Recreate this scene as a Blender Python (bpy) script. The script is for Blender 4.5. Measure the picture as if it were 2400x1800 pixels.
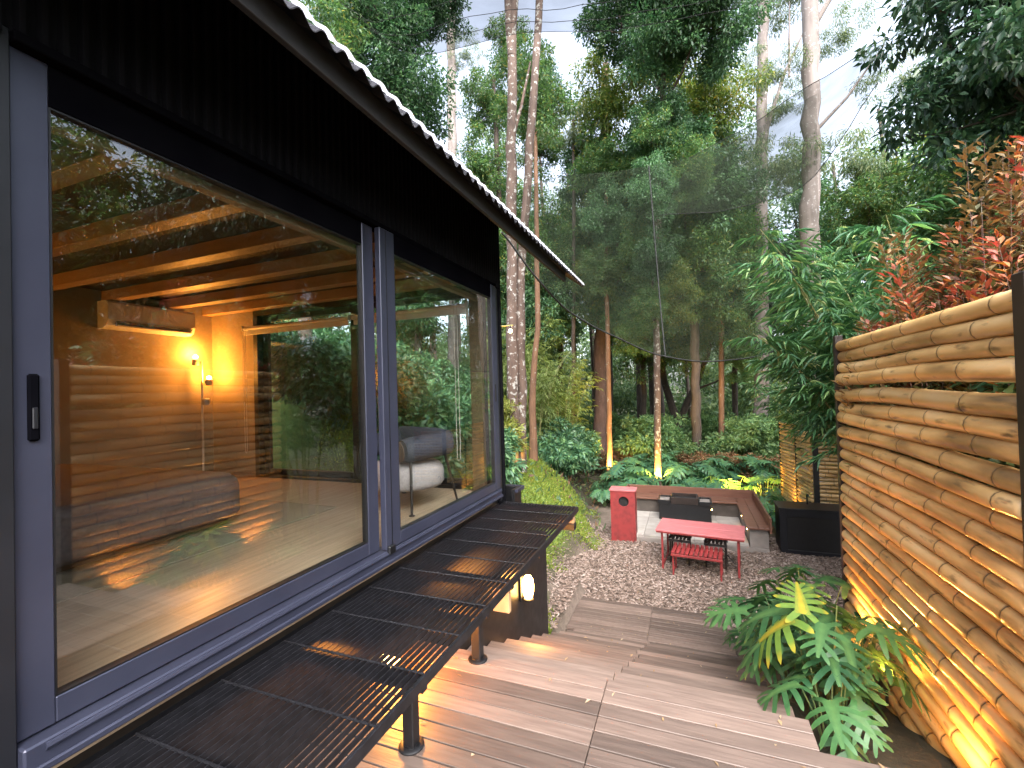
import bpy, math, random
import numpy as np
from mathutils import Matrix, Vector

# ------------------------------------------------------------------ scene, camera, light
for o in list(bpy.data.objects):
    bpy.data.objects.remove(o)
S = bpy.context.scene
C = S.collection
S.render.engine = 'CYCLES'
S.cycles.use_denoising = True
try:
    S.cycles.denoiser = 'OPENIMAGEDENOISE'
    S.cycles.denoising_input_passes = 'RGB_ALBEDO_NORMAL'
except Exception:
    pass
S.cycles.max_bounces = 7
S.cycles.diffuse_bounces = 2
S.cycles.glossy_bounces = 4
S.cycles.transmission_bounces = 6
S.cycles.transparent_max_bounces = 24
S.cycles.sample_clamp_indirect = 6.0
S.cycles.use_adaptive_sampling = True
S.cycles.adaptive_threshold = 0.02
S.cycles.caustics_reflective = False
S.cycles.caustics_refractive = False

cam_d = bpy.data.cameras.new('camera')
cam = bpy.data.objects.new('camera', cam_d)
C.objects.link(cam)
cam_d.sensor_width = 36.0
cam_d.sensor_fit = 'HORIZONTAL'
cam_d.lens = 15.80
cam_d.clip_start = 0.02
cam_d.clip_end = 1000
cam.matrix_world = Matrix(((0.9312, 0.0318, 0.3632, 0.0),
                           (0.3635, -0.0044, -0.9316, 0.0),
                           (-0.0280, 0.9995, -0.0157, 3.2),
                           (0, 0, 0, 1)))
cam.matrix_world = cam.matrix_world.to_quaternion().normalized().to_matrix().to_4x4()
cam.location = (0, 0, 3.2)
S.camera = cam

SUN_EL, SUN_ROT = math.radians(48), math.radians(150)
world = bpy.data.worlds.new('World')
S.world = world
world.use_nodes = True
wn = world.node_tree.nodes
wl = world.node_tree.links
wn.clear()
w_out = wn.new('ShaderNodeOutputWorld')
w_bg = wn.new('ShaderNodeBackground')
w_sky = wn.new('ShaderNodeTexSky')
w_hs = wn.new('ShaderNodeHueSaturation')
w_sky.sky_type = 'NISHITA'
w_sky.sun_disc = False
w_sky.sun_elevation = SUN_EL
w_sky.sun_rotation = SUN_ROT
w_sky.air_density = 1.0
w_sky.dust_density = 4.0
w_sky.ozone_density = 2.0
w_hs.inputs['Saturation'].default_value = 0.5
w_hs.inputs['Value'].default_value = 1.0
wl.new(w_sky.outputs['Color'], w_hs.inputs['Color'])
wl.new(w_hs.outputs['Color'], w_bg.inputs['Color'])
w_bg.inputs['Strength'].default_value = 0.15
wl.new(w_bg.outputs['Background'], w_out.inputs['Surface'])

sun_d = bpy.data.lights.new('sun', 'SUN')
sun_d.energy = 1.5
sun_d.angle = math.radians(60)
sun_d.color = (1.0, 0.97, 0.95)
sun = bpy.data.objects.new('sun', sun_d)
C.objects.link(sun)
# towards the sun
sd = Vector((math.sin(SUN_ROT) * math.cos(SUN_EL), math.cos(SUN_ROT) * math.cos(SUN_EL), math.sin(SUN_EL)))
sun.rotation_euler = (-sd).to_track_quat('-Z', 'Y').to_euler()

S.view_settings.view_transform = 'Standard'
S.view_settings.look = 'None'
S.view_settings.gamma = 1.0
S.view_settings.use_curve_mapping = False
S.view_settings.exposure = 2.45

# ------------------------------------------------------------------ helpers
rng = np.random.default_rng(11)
R = random.Random(5)
WL = {}                       # world location of every built object, by name


def nrm(v):
    return v / np.maximum(np.linalg.norm(v, axis=-1, keepdims=True), 1e-9)


def tag(o, label=None, cat=None, group=None, kind=None):
    if label: o['label'] = label
    if cat: o['category'] = cat
    if group: o['group'] = group
    if kind: o['kind'] = kind
    return o


def empty(name, loc, label=None, cat=None, group=None, kind=None):
    o = bpy.data.objects.new(name, None)
    o.empty_display_size = 0.1
    o.location = loc
    C.objects.link(o)
    WL[o.name] = Vector(loc)
    return tag(o, label, cat, group, kind)


def link_mesh(name, me, parent=None, loc=None):
    o = bpy.data.objects.new(name, me)
    C.objects.link(o)
    base = WL[parent.name] if parent else Vector((0, 0, 0))
    if parent:
        o.parent = parent
    w = Vector(loc) if loc is not None else base
    o.location = w - base
    WL[o.name] = w
    return o


def raw_mesh(name, V, F, mat, smooth=None, attrs=None):
    """fast mesh from arrays; F an (n,k) array or a list of tuples"""
    me = bpy.data.meshes.new(name)
    V = np.asarray(V, dtype=np.float32)
    if isinstance(F, np.ndarray):
        n, k = F.shape
        me.vertices.add(len(V)); me.vertices.foreach_set('co', V.ravel())
        me.loops.add(n * k); me.loops.foreach_set('vertex_index', F.astype(np.int32).ravel())
        me.polygons.add(n)
        me.polygons.foreach_set('loop_start', np.arange(0, n * k, k, dtype=np.int32))
        me.update(calc_edges=True)
        me.validate()
    else:
        me.from_pydata([tuple(v) for v in V.tolist()], [], F)
        me.update()
    if mat:
        me.materials.append(mat)
    if attrs:
        for an, av in attrs.items():
            a = me.attributes.new(an, 'FLOAT', 'POINT')
            a.data.foreach_set('value', np.asarray(av, dtype=np.float32))
    if smooth is not None:
        me.shade_smooth()
        if smooth < 180:
            me.set_sharp_from_angle(angle=math.radians(smooth))
    return me


class MB:
    """collects shapes (world coordinates, through an optional matrix) and builds one mesh object"""
    def __init__(self, M=None):
        self.v = []; self.f = []; self.M = M

    def _add(self, vs, fs):
        b = len(self.v)
        if self.M is not None:
            vs = [tuple(self.M @ Vector(p)) for p in vs]
        self.v.extend([tuple(p) for p in vs])
        self.f.extend([tuple(i + b for i in f) for f in fs])
        return self

    def box(self, x0, x1, y0, y1, z0, z1, c=0.0):
        if c <= 0:
            vs = [(x, y, z) for z in (z0, z1) for y in (y0, y1) for x in (x0, x1)]
            fs = [(0, 2, 3, 1), (4, 5, 7, 6), (0, 1, 5, 4), (2, 6, 7, 3), (0, 4, 6, 2), (1, 3, 7, 5)]
            return self._add(vs, fs)
        ctr = Vector(((x0 + x1) / 2, (y0 + y1) / 2, (z0 + z1) / 2))
        h = Vector(((x1 - x0) / 2, (y1 - y0) / 2, (z1 - z0) / 2))
        c = min(c, h.x * .9, h.y * .9, h.z * .9)
        idx = {}; vs = []
        for sx in (-1, 1):
            for sy in (-1, 1):
                for sz in (-1, 1):
                    for ax in range(3):
                        p = [sx * h.x, sy * h.y, sz * h.z]
                        s = (sx, sy, sz)
                        for k in range(3):
                            if k != ax:
                                p[k] -= s[k] * c
                        idx[(sx, sy, sz, ax)] = len(vs)
                        vs.append((ctr.x + p[0], ctr.y + p[1], ctr.z + p[2]))
        fs = []
        def face(keys):
            f = [idx[k] for k in keys]
            n = (Vector(vs[f[1]]) - Vector(vs[f[0]])).cross(Vector(vs[f[2]]) - Vector(vs[f[0]]))
            m = sum((Vector(vs[i]) for i in f), Vector()) / len(f) - ctr
            fs.append(tuple(f) if n.dot(m) > 0 else tuple(reversed(f)))
        for ax in range(3):
            a, b = [k for k in range(3) if k != ax]
            for s in (-1, 1):
                ks = []
                for (sa, sb) in ((-1, -1), (1, -1), (1, 1), (-1, 1)):
                    t = [0, 0, 0]; t[ax] = s; t[a] = sa; t[b] = sb
                    ks.append((*t, ax))
                face(ks)
            for sa in (-1, 1):
                for sb in (-1, 1):
                    lo = [0, 0, 0]; hi = [0, 0, 0]
                    lo[ax] = -1; hi[ax] = 1
                    for t in (lo, hi):
                        t[a] = sa; t[b] = sb
                    face([(*lo, a), (*hi, a), (*hi, b), (*lo, b)])
        for sx in (-1, 1):
            for sy in (-1, 1):
                for sz in (-1, 1):
                    face([(sx, sy, sz, 0), (sx, sy, sz, 1), (sx, sy, sz, 2)])
        return self._add(vs, fs)

    def tube(self, pts, rad, seg=10, caps=True, flat=1.0):
        pts = [Vector(p) for p in pts]
        if not hasattr(rad, '__len__'):
            rad = [rad] * len(pts)
        vs = []; fs = []
        t0 = (pts[1] - pts[0]).normalized()
        up = Vector((0, 0, 1)) if abs(t0.z) < 0.9 else Vector((1, 0, 0))
        u = t0.cross(up).normalized()
        for i, p in enumerate(pts):
            t = (pts[min(i + 1, len(pts) - 1)] - pts[max(i - 1, 0)]).normalized()
            u = (u - t * u.dot(t)).normalized()
            w = t.cross(u)
            for k in range(seg):
                a = 2 * math.pi * k / seg
                vs.append(p + (u * math.cos(a) + w * math.sin(a) * flat) * rad[i])
        n = len(pts)
        for i in range(n - 1):
            for k in range(seg):
                a = i * seg + k; b = i * seg + (k + 1) % seg
                fs.append((a, b, b + seg, a + seg))
        if caps:
            fs.append(tuple(reversed(range(seg))))
            fs.append(tuple(range((n - 1) * seg, n * seg)))
        return self._add(vs, fs)

    def cyl(self, p0, p1, r0, r1=None, seg=12):
        return self.tube([p0, p1], [r0, r0 if r1 is None else r1], seg)

    def lathe(self, ctr, prof, seg=16):
        vs = []; fs = []
        for r, z in prof:
            for k in range(seg):
                a = 2 * math.pi * k / seg
                vs.append((ctr[0] + r * math.cos(a), ctr[1] + r * math.sin(a), ctr[2] + z))
        for i in range(len(prof) - 1):
            for k in range(seg):
                a = i * seg + k; b = i * seg + (k + 1) % seg
                fs.append((a, b, b + seg, a + seg))
        fs.append(tuple(reversed(range(seg))))
        fs.append(tuple(range((len(prof) - 1) * seg, len(prof) * seg)))
        return self._add(vs, fs)

    def poly(self, vs, fs):
        return self._add(vs, fs)

    def build(self, name, mat, parent=None, smooth=30, loc=None):
        w = Vector(loc) if loc is not None else (WL[parent.name] if parent else Vector((0, 0, 0)))
        V = np.array(self.v) - np.array(w)
        me = raw_mesh(name, V, self.f, mat, smooth)
        return link_mesh(name, me, parent, w)


def rotz(loc, a):
    return Matrix.Translation(Vector(loc)) @ Matrix.Rotation(a, 4, 'Z')


# ------------------------------------------------------------------ materials
def nodes_of(name):
    m = bpy.data.materials.new(name)
    m.use_nodes = True
    nt = m.node_tree
    return m, nt.nodes, nt.links, nt.nodes['Principled BSDF']


def ramp(n, cols):
    r = n.new('ShaderNodeValToRGB')
    e = r.color_ramp.elements
    e[0].position, e[0].color = cols[0][0], (*cols[0][1], 1)
    e[1].position, e[1].color = cols[-1][0], (*cols[-1][1], 1)
    for p, c in cols[1:-1]:
        x = e.new(p); x.color = (*c, 1)
    return r


def pmat(name, c1, c2=None, scale=8.0, rough=0.6, metal=0.0, bump=0.0, stretch=(1, 1, 1), objrand=0.0,
         detail=6.0, rough_var=0.0, spec=0.5, coat=0.0, ramp_at=(0.35, 0.65), coord='Object'):
    m, n, l, b = nodes_of(name)
    c2 = c2 or tuple(x * 0.7 for x in c1)
    tc = n.new('ShaderNodeTexCoord')
    mp = n.new('ShaderNodeMapping')
    mp.inputs['Scale'].default_value = stretch
    nz = n.new('ShaderNodeTexNoise')
    nz.inputs['Scale'].default_value = scale
    nz.inputs['Detail'].default_value = detail
    l.new(tc.outputs[coord], mp.inputs['Vector'])
    oi = n.new('ShaderNodeObjectInfo')
    if objrand > 0:
        ad = n.new('ShaderNodeVectorMath'); ad.operation = 'MULTIPLY_ADD'
        cb = n.new('ShaderNodeCombineXYZ')
        for i in range(3):
            l.new(oi.outputs['Random'], cb.inputs[i])
        ad.inputs[1].default_value = (37, 53, 71)
        l.new(cb.outputs[0], ad.inputs[0])
        l.new(mp.outputs['Vector'], ad.inputs[2])
        l.new(ad.outputs[0], nz.inputs['Vector'])
    else:
        l.new(mp.outputs['Vector'], nz.inputs['Vector'])
    r = ramp(n, [(ramp_at[0], c1), (ramp_at[1], c2)])
    l.new(nz.outputs['Fac'], r.inputs['Fac'])
    col = r.outputs['Color']
    if objrand > 0:
        hs = n.new('ShaderNodeHueSaturation')
        mr = n.new('ShaderNodeMapRange')
        mr.inputs['To Min'].default_value = 1 - objrand
        mr.inputs['To Max'].default_value = 1 + objrand
        l.new(oi.outputs['Random'], mr.inputs['Value'])
        l.new(mr.outputs[0], hs.inputs['Value'])
        l.new(col, hs.inputs['Color'])
        col = hs.outputs['Color']
    l.new(col, b.inputs['Base Color'])
    b.inputs['Roughness'].default_value = rough
    if rough_var > 0:
        mr2 = n.new('ShaderNodeMapRange')
        mr2.inputs['To Min'].default_value = max(0.02, rough - rough_var)
        mr2.inputs['To Max'].default_value = min(1, rough + rough_var)
        l.new(nz.outputs['Fac'], mr2.inputs['Value'])
        l.new(mr2.outputs[0], b.inputs['Roughness'])
    b.inputs['Metallic'].default_value = metal
    b.inputs['Specular IOR Level'].default_value = spec
    b.inputs['Coat Weight'].default_value = coat
    if bump > 0:
        bp = n.new('ShaderNodeBump')
        bp.inputs['Strength'].default_value = bump
        bp.inputs['Distance'].default_value = 0.02
        l.new(nz.outputs['Fac'], bp.inputs['Height'])
        l.new(bp.outputs[0], b.inputs['Normal'])
    return m


def leafmat(name, cols, rough=0.45, trans=0.35, attr=None, attr_col=None, spec=0.5):
    """foliage: colour varies leaf by leaf; part of the light passes through"""
    m, n, l, b = nodes_of(name)
    g = n.new('ShaderNodeNewGeometry')
    r = ramp(n, cols)
    l.new(g.outputs['Random Per Island'], r.inputs['Fac'])
    col = r.outputs['Color']
    if attr:
        at = n.new('ShaderNodeAttribute'); at.attribute_name = attr
        mx = n.new('ShaderNodeMix'); mx.data_type = 'RGBA'
        r2 = ramp(n, attr_col)
        l.new(g.outputs['Random Per Island'], r2.inputs['Fac'])
        l.new(at.outputs['Fac'], mx.inputs['Factor'])
        l.new(col, mx.inputs[6]); l.new(r2.outputs['Color'], mx.inputs[7])
        col = mx.outputs[2]
    oi = n.new('ShaderNodeObjectInfo')
    hs = n.new('ShaderNodeHueSaturation')
    mr = n.new('ShaderNodeMapRange')
    mr.inputs['To Min'].default_value = 0.75; mr.inputs['To Max'].default_value = 1.25
    l.new(oi.outputs['Random'], mr.inputs['Value'])
    l.new(mr.outputs[0], hs.inputs['Value'])
    l.new(col, hs.inputs['Color'])
    col = hs.outputs['Color']
    l.new(col, b.inputs['Base Color'])
    b.inputs['Roughness'].default_value = rough
    b.inputs['Specular IOR Level'].default_value = spec
    tr = n.new('ShaderNodeBsdfTranslucent')
    hs2 = n.new('ShaderNodeHueSaturation')
    hs2.inputs['Hue'].default_value = 0.48
    hs2.inputs['Saturation'].default_value = 1.15
    hs2.inputs['Value'].default_value = 1.3
    l.new(col, hs2.inputs['Color'])
    l.new(hs2.outputs['Color'], tr.inputs['Color'])
    mix = n.new('ShaderNodeMixShader')
    mix.inputs['Fac'].default_value = trans
    l.new(b.outputs[0], mix.inputs[1]); l.new(tr.outputs[0], mix.inputs[2])
    l.new(mix.outputs[0], n['Material Output'].inputs['Surface'])
    return m


def emit(name, col, strength):
    m, n, l, b = nodes_of(name)
    b.inputs['Base Color'].default_value = (*col, 1)
    b.inputs['Emission Color'].default_value = (*col, 1)
    b.inputs['Emission Strength'].default_value = strength
    return m


def glassmat(name, tint=(0.93, 0.96, 0.95), boost=1.0):
    m, n, l, b = nodes_of(name)
    n.remove(b)
    tr = n.new('ShaderNodeBsdfTransparent'); tr.inputs['Color'].default_value = (*tint, 1)
    gl = n.new('ShaderNodeBsdfGlossy'); gl.inputs['Roughness'].default_value = 0.0
    gl.inputs['Color'].default_value = (0.95, 0.97, 1.0, 1)
    ge = n.new('ShaderNodeNewGeometry')
    dt = n.new('ShaderNodeVectorMath'); dt.operation = 'DOT_PRODUCT'
    l.new(ge.outputs['Incoming'], dt.inputs[0]); l.new(ge.outputs['Normal'], dt.inputs[1])
    ab = n.new('ShaderNodeMath'); ab.operation = 'ABSOLUTE'; l.new(dt.outputs['Value'], ab.inputs[0])
    om = n.new('ShaderNodeMath'); om.operation = 'SUBTRACT'; om.inputs[0].default_value = 1.0; l.new(ab.outputs[0], om.inputs[1])
    pw = n.new('ShaderNodeMath'); pw.operation = 'POWER'; l.new(om.outputs[0], pw.inputs[0]); pw.inputs[1].default_value = 5.0
    fr = n.new('ShaderNodeMath'); fr.operation = 'MULTIPLY_ADD'; l.new(pw.outputs[0], fr.inputs[0])
    fr.inputs[1].default_value = 0.957; fr.inputs[2].default_value = 0.043
    mu = n.new('ShaderNodeMath'); mu.operation = 'MULTIPLY'; mu.inputs[1].default_value = boost
    mu.use_clamp = True
    mix = n.new('ShaderNodeMixShader')
    l.new(fr.outputs[0], mu.inputs[0]); l.new(mu.outputs[0], mix.inputs['Fac'])
    l.new(tr.outputs[0], mix.inputs[1]); l.new(gl.outputs[0], mix.inputs[2])
    l.new(mix.outputs[0], n['Material Output'].inputs['Surface'])
    return m


def netmat(name, col, dens, scale):
    """knitted shade cloth: threads with open holes, its cover varies a little from place to place"""
    m, n, l, b = nodes_of(name)
    tr = n.new('ShaderNodeBsdfTransparent')
    b.inputs['Base Color'].default_value = (*col, 1)
    b.inputs['Roughness'].default_value = 0.9
    b.inputs['Specular IOR Level'].default_value = 0.0
    tc = n.new('ShaderNodeTexCoord')
    nz = n.new('ShaderNodeTexNoise'); nz.inputs['Scale'].default_value = scale
    nz.inputs['Detail'].default_value = 4
    mp = n.new('ShaderNodeMapping'); mp.inputs['Scale'].default_value = (0.35, 1.0, 2.5)
    l.new(tc.outputs['Object'], mp.inputs['Vector']); l.new(mp.outputs[0], nz.inputs['Vector'])
    mr = n.new('ShaderNodeMapRange')
    mr.inputs['From Min'].default_value = 0.3; mr.inputs['From Max'].default_value = 0.7
    mr.inputs['To Min'].default_value = dens - 0.1; mr.inputs['To Max'].default_value = dens + 0.1
    l.new(nz.outputs['Fac'], mr.inputs['Value'])
    mix = n.new('ShaderNodeMixShader')
    l.new(mr.outputs[0], mix.inputs['Fac'])
    l.new(tr.outputs[0], mix.inputs[1]); l.new(b.outputs[0], mix.inputs[2])
    l.new(mix.outputs[0], n['Material Output'].inputs['Surface'])
    return m


def barkmat(name, c1, c2, lichen, amount=0.6, scale=9.0, stretch=(1, 1, 0.35)):
    m, n, l, b = nodes_of(name)
    tc = n.new('ShaderNodeTexCoord')
    mp = n.new('ShaderNodeMapping'); mp.inputs['Scale'].default_value = stretch
    l.new(tc.outputs['Object'], mp.inputs['Vector'])
    nz = n.new('ShaderNodeTexNoise'); nz.inputs['Scale'].default_value = scale; nz.inputs['Detail'].default_value = 8
    l.new(mp.outputs[0], nz.inputs['Vector'])
    r = ramp(n, [(0.3, c1), (0.7, c2)])
    l.new(nz.outputs['Fac'], r.inputs['Fac'])
    n2 = n.new('ShaderNodeTexNoise'); n2.inputs['Scale'].default_value = 9.0; n2.inputs['Detail'].default_value = 7
    n2.inputs['Roughness'].default_value = 0.65
    l.new(tc.outputs['Object'], n2.inputs['Vector'])
    mr = n.new('ShaderNodeMapRange')
    mr.inputs['From Min'].default_value = amount; mr.inputs['From Max'].default_value = amount + 0.05
    l.new(n2.outputs['Fac'], mr.inputs['Value'])
    mx = n.new('ShaderNodeMix'); mx.data_type = 'RGBA'
    l.new(mr.outputs[0], mx.inputs['Factor'])
    l.new(r.outputs['Color'], mx.inputs[6]); mx.inputs[7].default_value = (*lichen, 1)
    l.new(mx.outputs[2], b.inputs['Base Color'])
    b.inputs['Roughness'].default_value = 0.85
    bp = n.new('ShaderNodeBump'); bp.inputs['Strength'].default_value = 0.7; bp.inputs['Distance'].default_value = 0.03
    l.new(nz.outputs['Fac'], bp.inputs['Height']); l.new(bp.outputs[0], b.inputs['Normal'])
    return m


M = {}
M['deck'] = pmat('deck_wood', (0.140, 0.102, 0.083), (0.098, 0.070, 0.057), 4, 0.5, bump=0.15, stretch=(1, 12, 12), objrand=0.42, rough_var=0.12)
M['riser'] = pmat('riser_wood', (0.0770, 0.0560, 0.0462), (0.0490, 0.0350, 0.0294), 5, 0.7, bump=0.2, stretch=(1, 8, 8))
M['black'] = pmat('black_steel', (0.0042, 0.0042, 0.0054), (0.0024, 0.0024, 0.0030), 14, 0.45, bump=0.05, rough_var=0.1)
M['grate'] = pmat('grating_steel', (0.0108, 0.0108, 0.0132), (0.0054, 0.0054, 0.0066), 20, 0.42, metal=0.0, rough_var=0.1, spec=0.3)
M['clad'] = pmat('black_cladding', (0.0045, 0.0045, 0.006), (0.003, 0.003, 0.004), 6, 0.6, rough_var=0.1, spec=0.06)
M['soffit'] = pmat('black_soffit', (0.0025, 0.0025, 0.0025), (0.0015, 0.0015, 0.0015), 6, 0.9, spec=0.0)
M['fascia'] = pmat('dark_brown_fascia', (0.0050, 0.0035, 0.0032), (0.0030, 0.0022, 0.0020), 8, 0.65, stretch=(1, .2, 1))
M['alu'] = pmat('slate_aluminium', (0.0390, 0.0425, 0.0675), (0.0310, 0.0340, 0.0560), 3, 0.35, metal=0.35, rough_var=0.08)
M['alu_dark'] = pmat('dark_aluminium', (0.0132, 0.0138, 0.0180), (0.0096, 0.0102, 0.0132), 4, 0.4, metal=0.3)
M['glass'] = glassmat('window_glass', boost=1.6)
M['wall_in'] = pmat('warm_plaster', (0.2880, 0.2320, 0.1600), (0.2560, 0.2040, 0.1400), 3, 0.8, bump=0.03)
M['ceil_in'] = pmat('plywood_ceiling', (0.06, 0.035, 0.018), (0.045, 0.026, 0.013), 3, 0.6, stretch=(1, 9, 1), bump=0.05)
M['joist_in'] = pmat('pale_joist', (0.42, 0.27, 0.13), (0.34, 0.21, 0.10), 3, 0.5, stretch=(.4, 6, 6), bump=0.05)
M['joist'] = pmat('dark_joist', (0.10, 0.06, 0.03), (0.07, 0.042, 0.02), 5, 0.6, stretch=(.4, 4, 4))
M['trim'] = pmat('pale_wood_trim', (0.2720, 0.1840, 0.1200), (0.2080, 0.1360, 0.0880), 5, 0.6, stretch=(5, .3, 5))
M['floor_in'] = pmat('pale_oak_floor', (0.40, 0.29, 0.20), (0.29, 0.20, 0.135), 3.2, 0.34, stretch=(9, .7, 1), rough_var=0.08, bump=0.03)
M['rug'] = pmat('flat_rug', (0.2475, 0.1950, 0.1350), (0.2025, 0.1613, 0.1125), 60, 0.95, bump=0.2)
M['bed'] = pmat('grey_bedspread', (0.1125, 0.0863, 0.0863), (0.0825, 0.0638, 0.0675), 40, 0.9, bump=0.15)
M['white_plastic'] = pmat('white_plastic', (0.80, 0.80, 0.79), (0.75, 0.75, 0.74), 5, 0.4)
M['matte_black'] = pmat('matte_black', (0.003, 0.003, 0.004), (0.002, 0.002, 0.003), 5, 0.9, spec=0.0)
M['slot'] = pmat('dark_slot', (0.008, 0.008, 0.008), (0.005, 0.005, 0.005), 5, 0.7)
M['lamp_white'] = pmat('cream_lamp_metal', (0.66, 0.60, 0.52), (0.6, 0.55, 0.48), 5, 0.4)
M['cushion'] = pmat('pale_boucle', (0.34, 0.29, 0.285), (0.28, 0.235, 0.235), 45, 0.95, bump=0.3)
M['navy'] = pmat('navy_cord', (0.035, 0.035, 0.055), (0.022, 0.022, 0.035), 50, 0.85, bump=0.3)
M['brown_leather'] = pmat('brown_end', (0.09, 0.045, 0.025), (0.06, 0.03, 0.018), 20, 0.7, bump=0.2)
M['leg_brown'] = pmat('dark_brown_metal', (0.035, 0.024, 0.02), (0.025, 0.018, 0.015), 10, 0.45, metal=0.3)
M['red'] = pmat('red_painted_board', (0.225, 0.026, 0.026), (0.125, 0.018, 0.017), 11, 0.55, bump=0.1, rough_var=0.2, ramp_at=(.45, .8))
M['pinkred'] = pmat('pink_red_top', (0.50, 0.15, 0.155), (0.36, 0.10, 0.105), 7, 0.4, stretch=(1, 5, 1), rough_var=0.15, bump=0.05, ramp_at=(.42, .85))
M['bench_brown'] = pmat('red_brown_board', (0.18, 0.082, 0.052), (0.135, 0.06, 0.038), 4, 0.45, stretch=(.4, 4, 4), bump=0.08, objrand=0.12)
M['pit_wall_shaded'] = pmat('shaded_concrete', (0.10, 0.082, 0.068), (0.065, 0.053, 0.044), 5, 0.85, bump=0.12)  # concrete darkened: shade on the rear bench wall put into the colour
M['concrete'] = pmat('concrete', (0.2475, 0.2175, 0.1950), (0.1800, 0.1575, 0.1387), 5, 0.85, bump=0.12)
M['tile'] = pmat('pale_paving', (0.3666, 0.3354, 0.3042), (0.2886, 0.2613, 0.2340), 6, 0.7, bump=0.08, objrand=0.14)
M['darkgrey'] = pmat('dark_grey_slat', (0.0600, 0.0560, 0.0576), (0.0400, 0.0376, 0.0400), 8, 0.5)
M['chrome'] = pmat('black_tap_metal', (0.02, 0.02, 0.03), (0.015, 0.015, 0.02), 5, 0.2, metal=0.6)
M['rope'] = pmat('white_cord', (0.6, 0.55, 0.48), (0.5, 0.46, 0.4), 30, 0.7)
M['net'] = netmat('shade_net', (0.016, 0.020, 0.014), 0.40, 1.6)
M['net_top'] = netmat('shade_net_top', (0.006, 0.008, 0.010), 0.5, 1.2)
M['seam'] = pmat('net_seam', (0.012, 0.012, 0.012), (0.008, 0.008, 0.008), 10, 0.8)
M['lime'] = pmat('green_steel_pole', (0.30, 0.30, 0.12), (0.22, 0.22, 0.09), 6, 0.5)
M['tan'] = pmat('tan_timber', (0.36, 0.23, 0.12), (0.28, 0.175, 0.09), 5, 0.65, stretch=(3, .4, 3), bump=0.1)
m, n, l, b = nodes_of('translucent_flashing')
b.inputs['Base Color'].default_value = (0.86, 0.86, 0.90, 1); b.inputs['Roughness'].default_value = 0.4
tr = n.new('ShaderNodeBsdfTranslucent'); tr.inputs['Color'].default_value = (0.90, 0.90, 0.96, 1)
mx = n.new('ShaderNodeMixShader'); mx.inputs['Fac'].default_value = 0.75
l.new(b.outputs[0], mx.inputs[1]); l.new(tr.outputs[0], mx.inputs[2])
l.new(mx.outputs[0], n['Material Output'].inputs['Surface'])
M['flash'] = m

M['bark_lichen'] = barkmat('lichen_bark', (0.115, 0.075, 0.056), (0.06, 0.04, 0.031), (0.31, 0.30, 0.275), 0.55)
M['bark_orange'] = barkmat('orange_bark', (0.20, 0.105, 0.055), (0.12, 0.062, 0.035), (0.30, 0.28, 0.23), 0.62)
M['bark_red'] = barkmat('red_brown_bark', (0.16, 0.094, 0.074), (0.095, 0.055, 0.043), (0.25, 0.23, 0.19), 0.64)
M['bark_pale'] = barkmat('pale_eucalypt_bark', (0.25, 0.21, 0.19), (0.14, 0.115, 0.105), (0.34, 0.32, 0.31), 0.58, 6, (1, 1, .12))
M['bark_dark'] = barkmat('dark_bark', (0.085, 0.062, 0.048), (0.045, 0.034, 0.027), (0.16, 0.17, 0.12), 0.62)

G1, G2, G3, G4 = (0.043, 0.101, 0.039), (0.078, 0.166, 0.058), (0.121, 0.225, 0.074), (0.234, 0.273, 0.078)
M['leaf_mid'] = leafmat('leaf_mid', [(0, G1), (0.45, G2), (0.85, G3), (1, (0.240, 0.225, 0.060))], 0.42, 0.45)
M['leaf_dark'] = leafmat('leaf_dark', [(0, (0.036, 0.089, 0.047)), (0.6, (0.073, 0.157, 0.073)), (1, (0.131, 0.248, 0.104))], 0.38, 0.4)
M['leaf_yellow'] = leafmat('leaf_yellow', [(0, (0.06, 0.12, 0.034)), (0.5, (0.11, 0.18, 0.045)), (0.88, (0.19, 0.23, 0.055)), (1, (0.32, 0.26, 0.06))], 0.42, 0.42)
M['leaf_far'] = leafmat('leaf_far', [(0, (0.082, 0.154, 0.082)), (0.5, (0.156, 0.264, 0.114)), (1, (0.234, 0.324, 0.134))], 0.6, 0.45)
M['leaf_euc'] = leafmat('leaf_euc', [(0, (0.085, 0.140, 0.075)), (0.6, (0.140, 0.216, 0.094)), (1, (0.263, 0.281, 0.112))], 0.45, 0.35)
M['leaf_bamboo'] = leafmat('leaf_bamboo', [(0, (0.053, 0.140, 0.068)), (0.5, (0.094, 0.235, 0.094)), (0.9, (0.169, 0.338, 0.112)), (1, (0.413, 0.450, 0.188))], 0.42, 0.38)
M['leaf_feather'] = leafmat('leaf_feather', [(0, (0.114, 0.176, 0.050)), (0.5, (0.186, 0.259, 0.075)), (1, (0.309, 0.372, 0.123))], 0.5, 0.4)
M['leaf_photinia'] = leafmat('leaf_photinia', [(0, (0.04, 0.07, 0.026)), (0.5, (0.085, 0.10, 0.035)), (1, (0.16, 0.10, 0.04))], 0.3, 0.3,
                             'tip', [(0, (0.22, 0.085, 0.045)), (0.5, (0.33, 0.10, 0.065)), (1, (0.34, 0.18, 0.055))])
M['leaf_shrub'] = leafmat('leaf_shrub', [(0, (0.041, 0.112, 0.064)), (0.5, (0.085, 0.188, 0.094)), (1, (0.160, 0.281, 0.112))], 0.34, 0.28)
M['leaf_under'] = leafmat('leaf_under', [(0, (0.071, 0.144, 0.064)), (0.5, (0.129, 0.245, 0.101)), (1, (0.245, 0.345, 0.129))], 0.5, 0.42)
M['leaf_near'] = leafmat('leaf_near', [(0, (0.018, 0.048, 0.027)), (0.6, (0.033, 0.078, 0.039)), (1, (0.068, 0.128, 0.054))], 0.38, 0.25)
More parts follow.
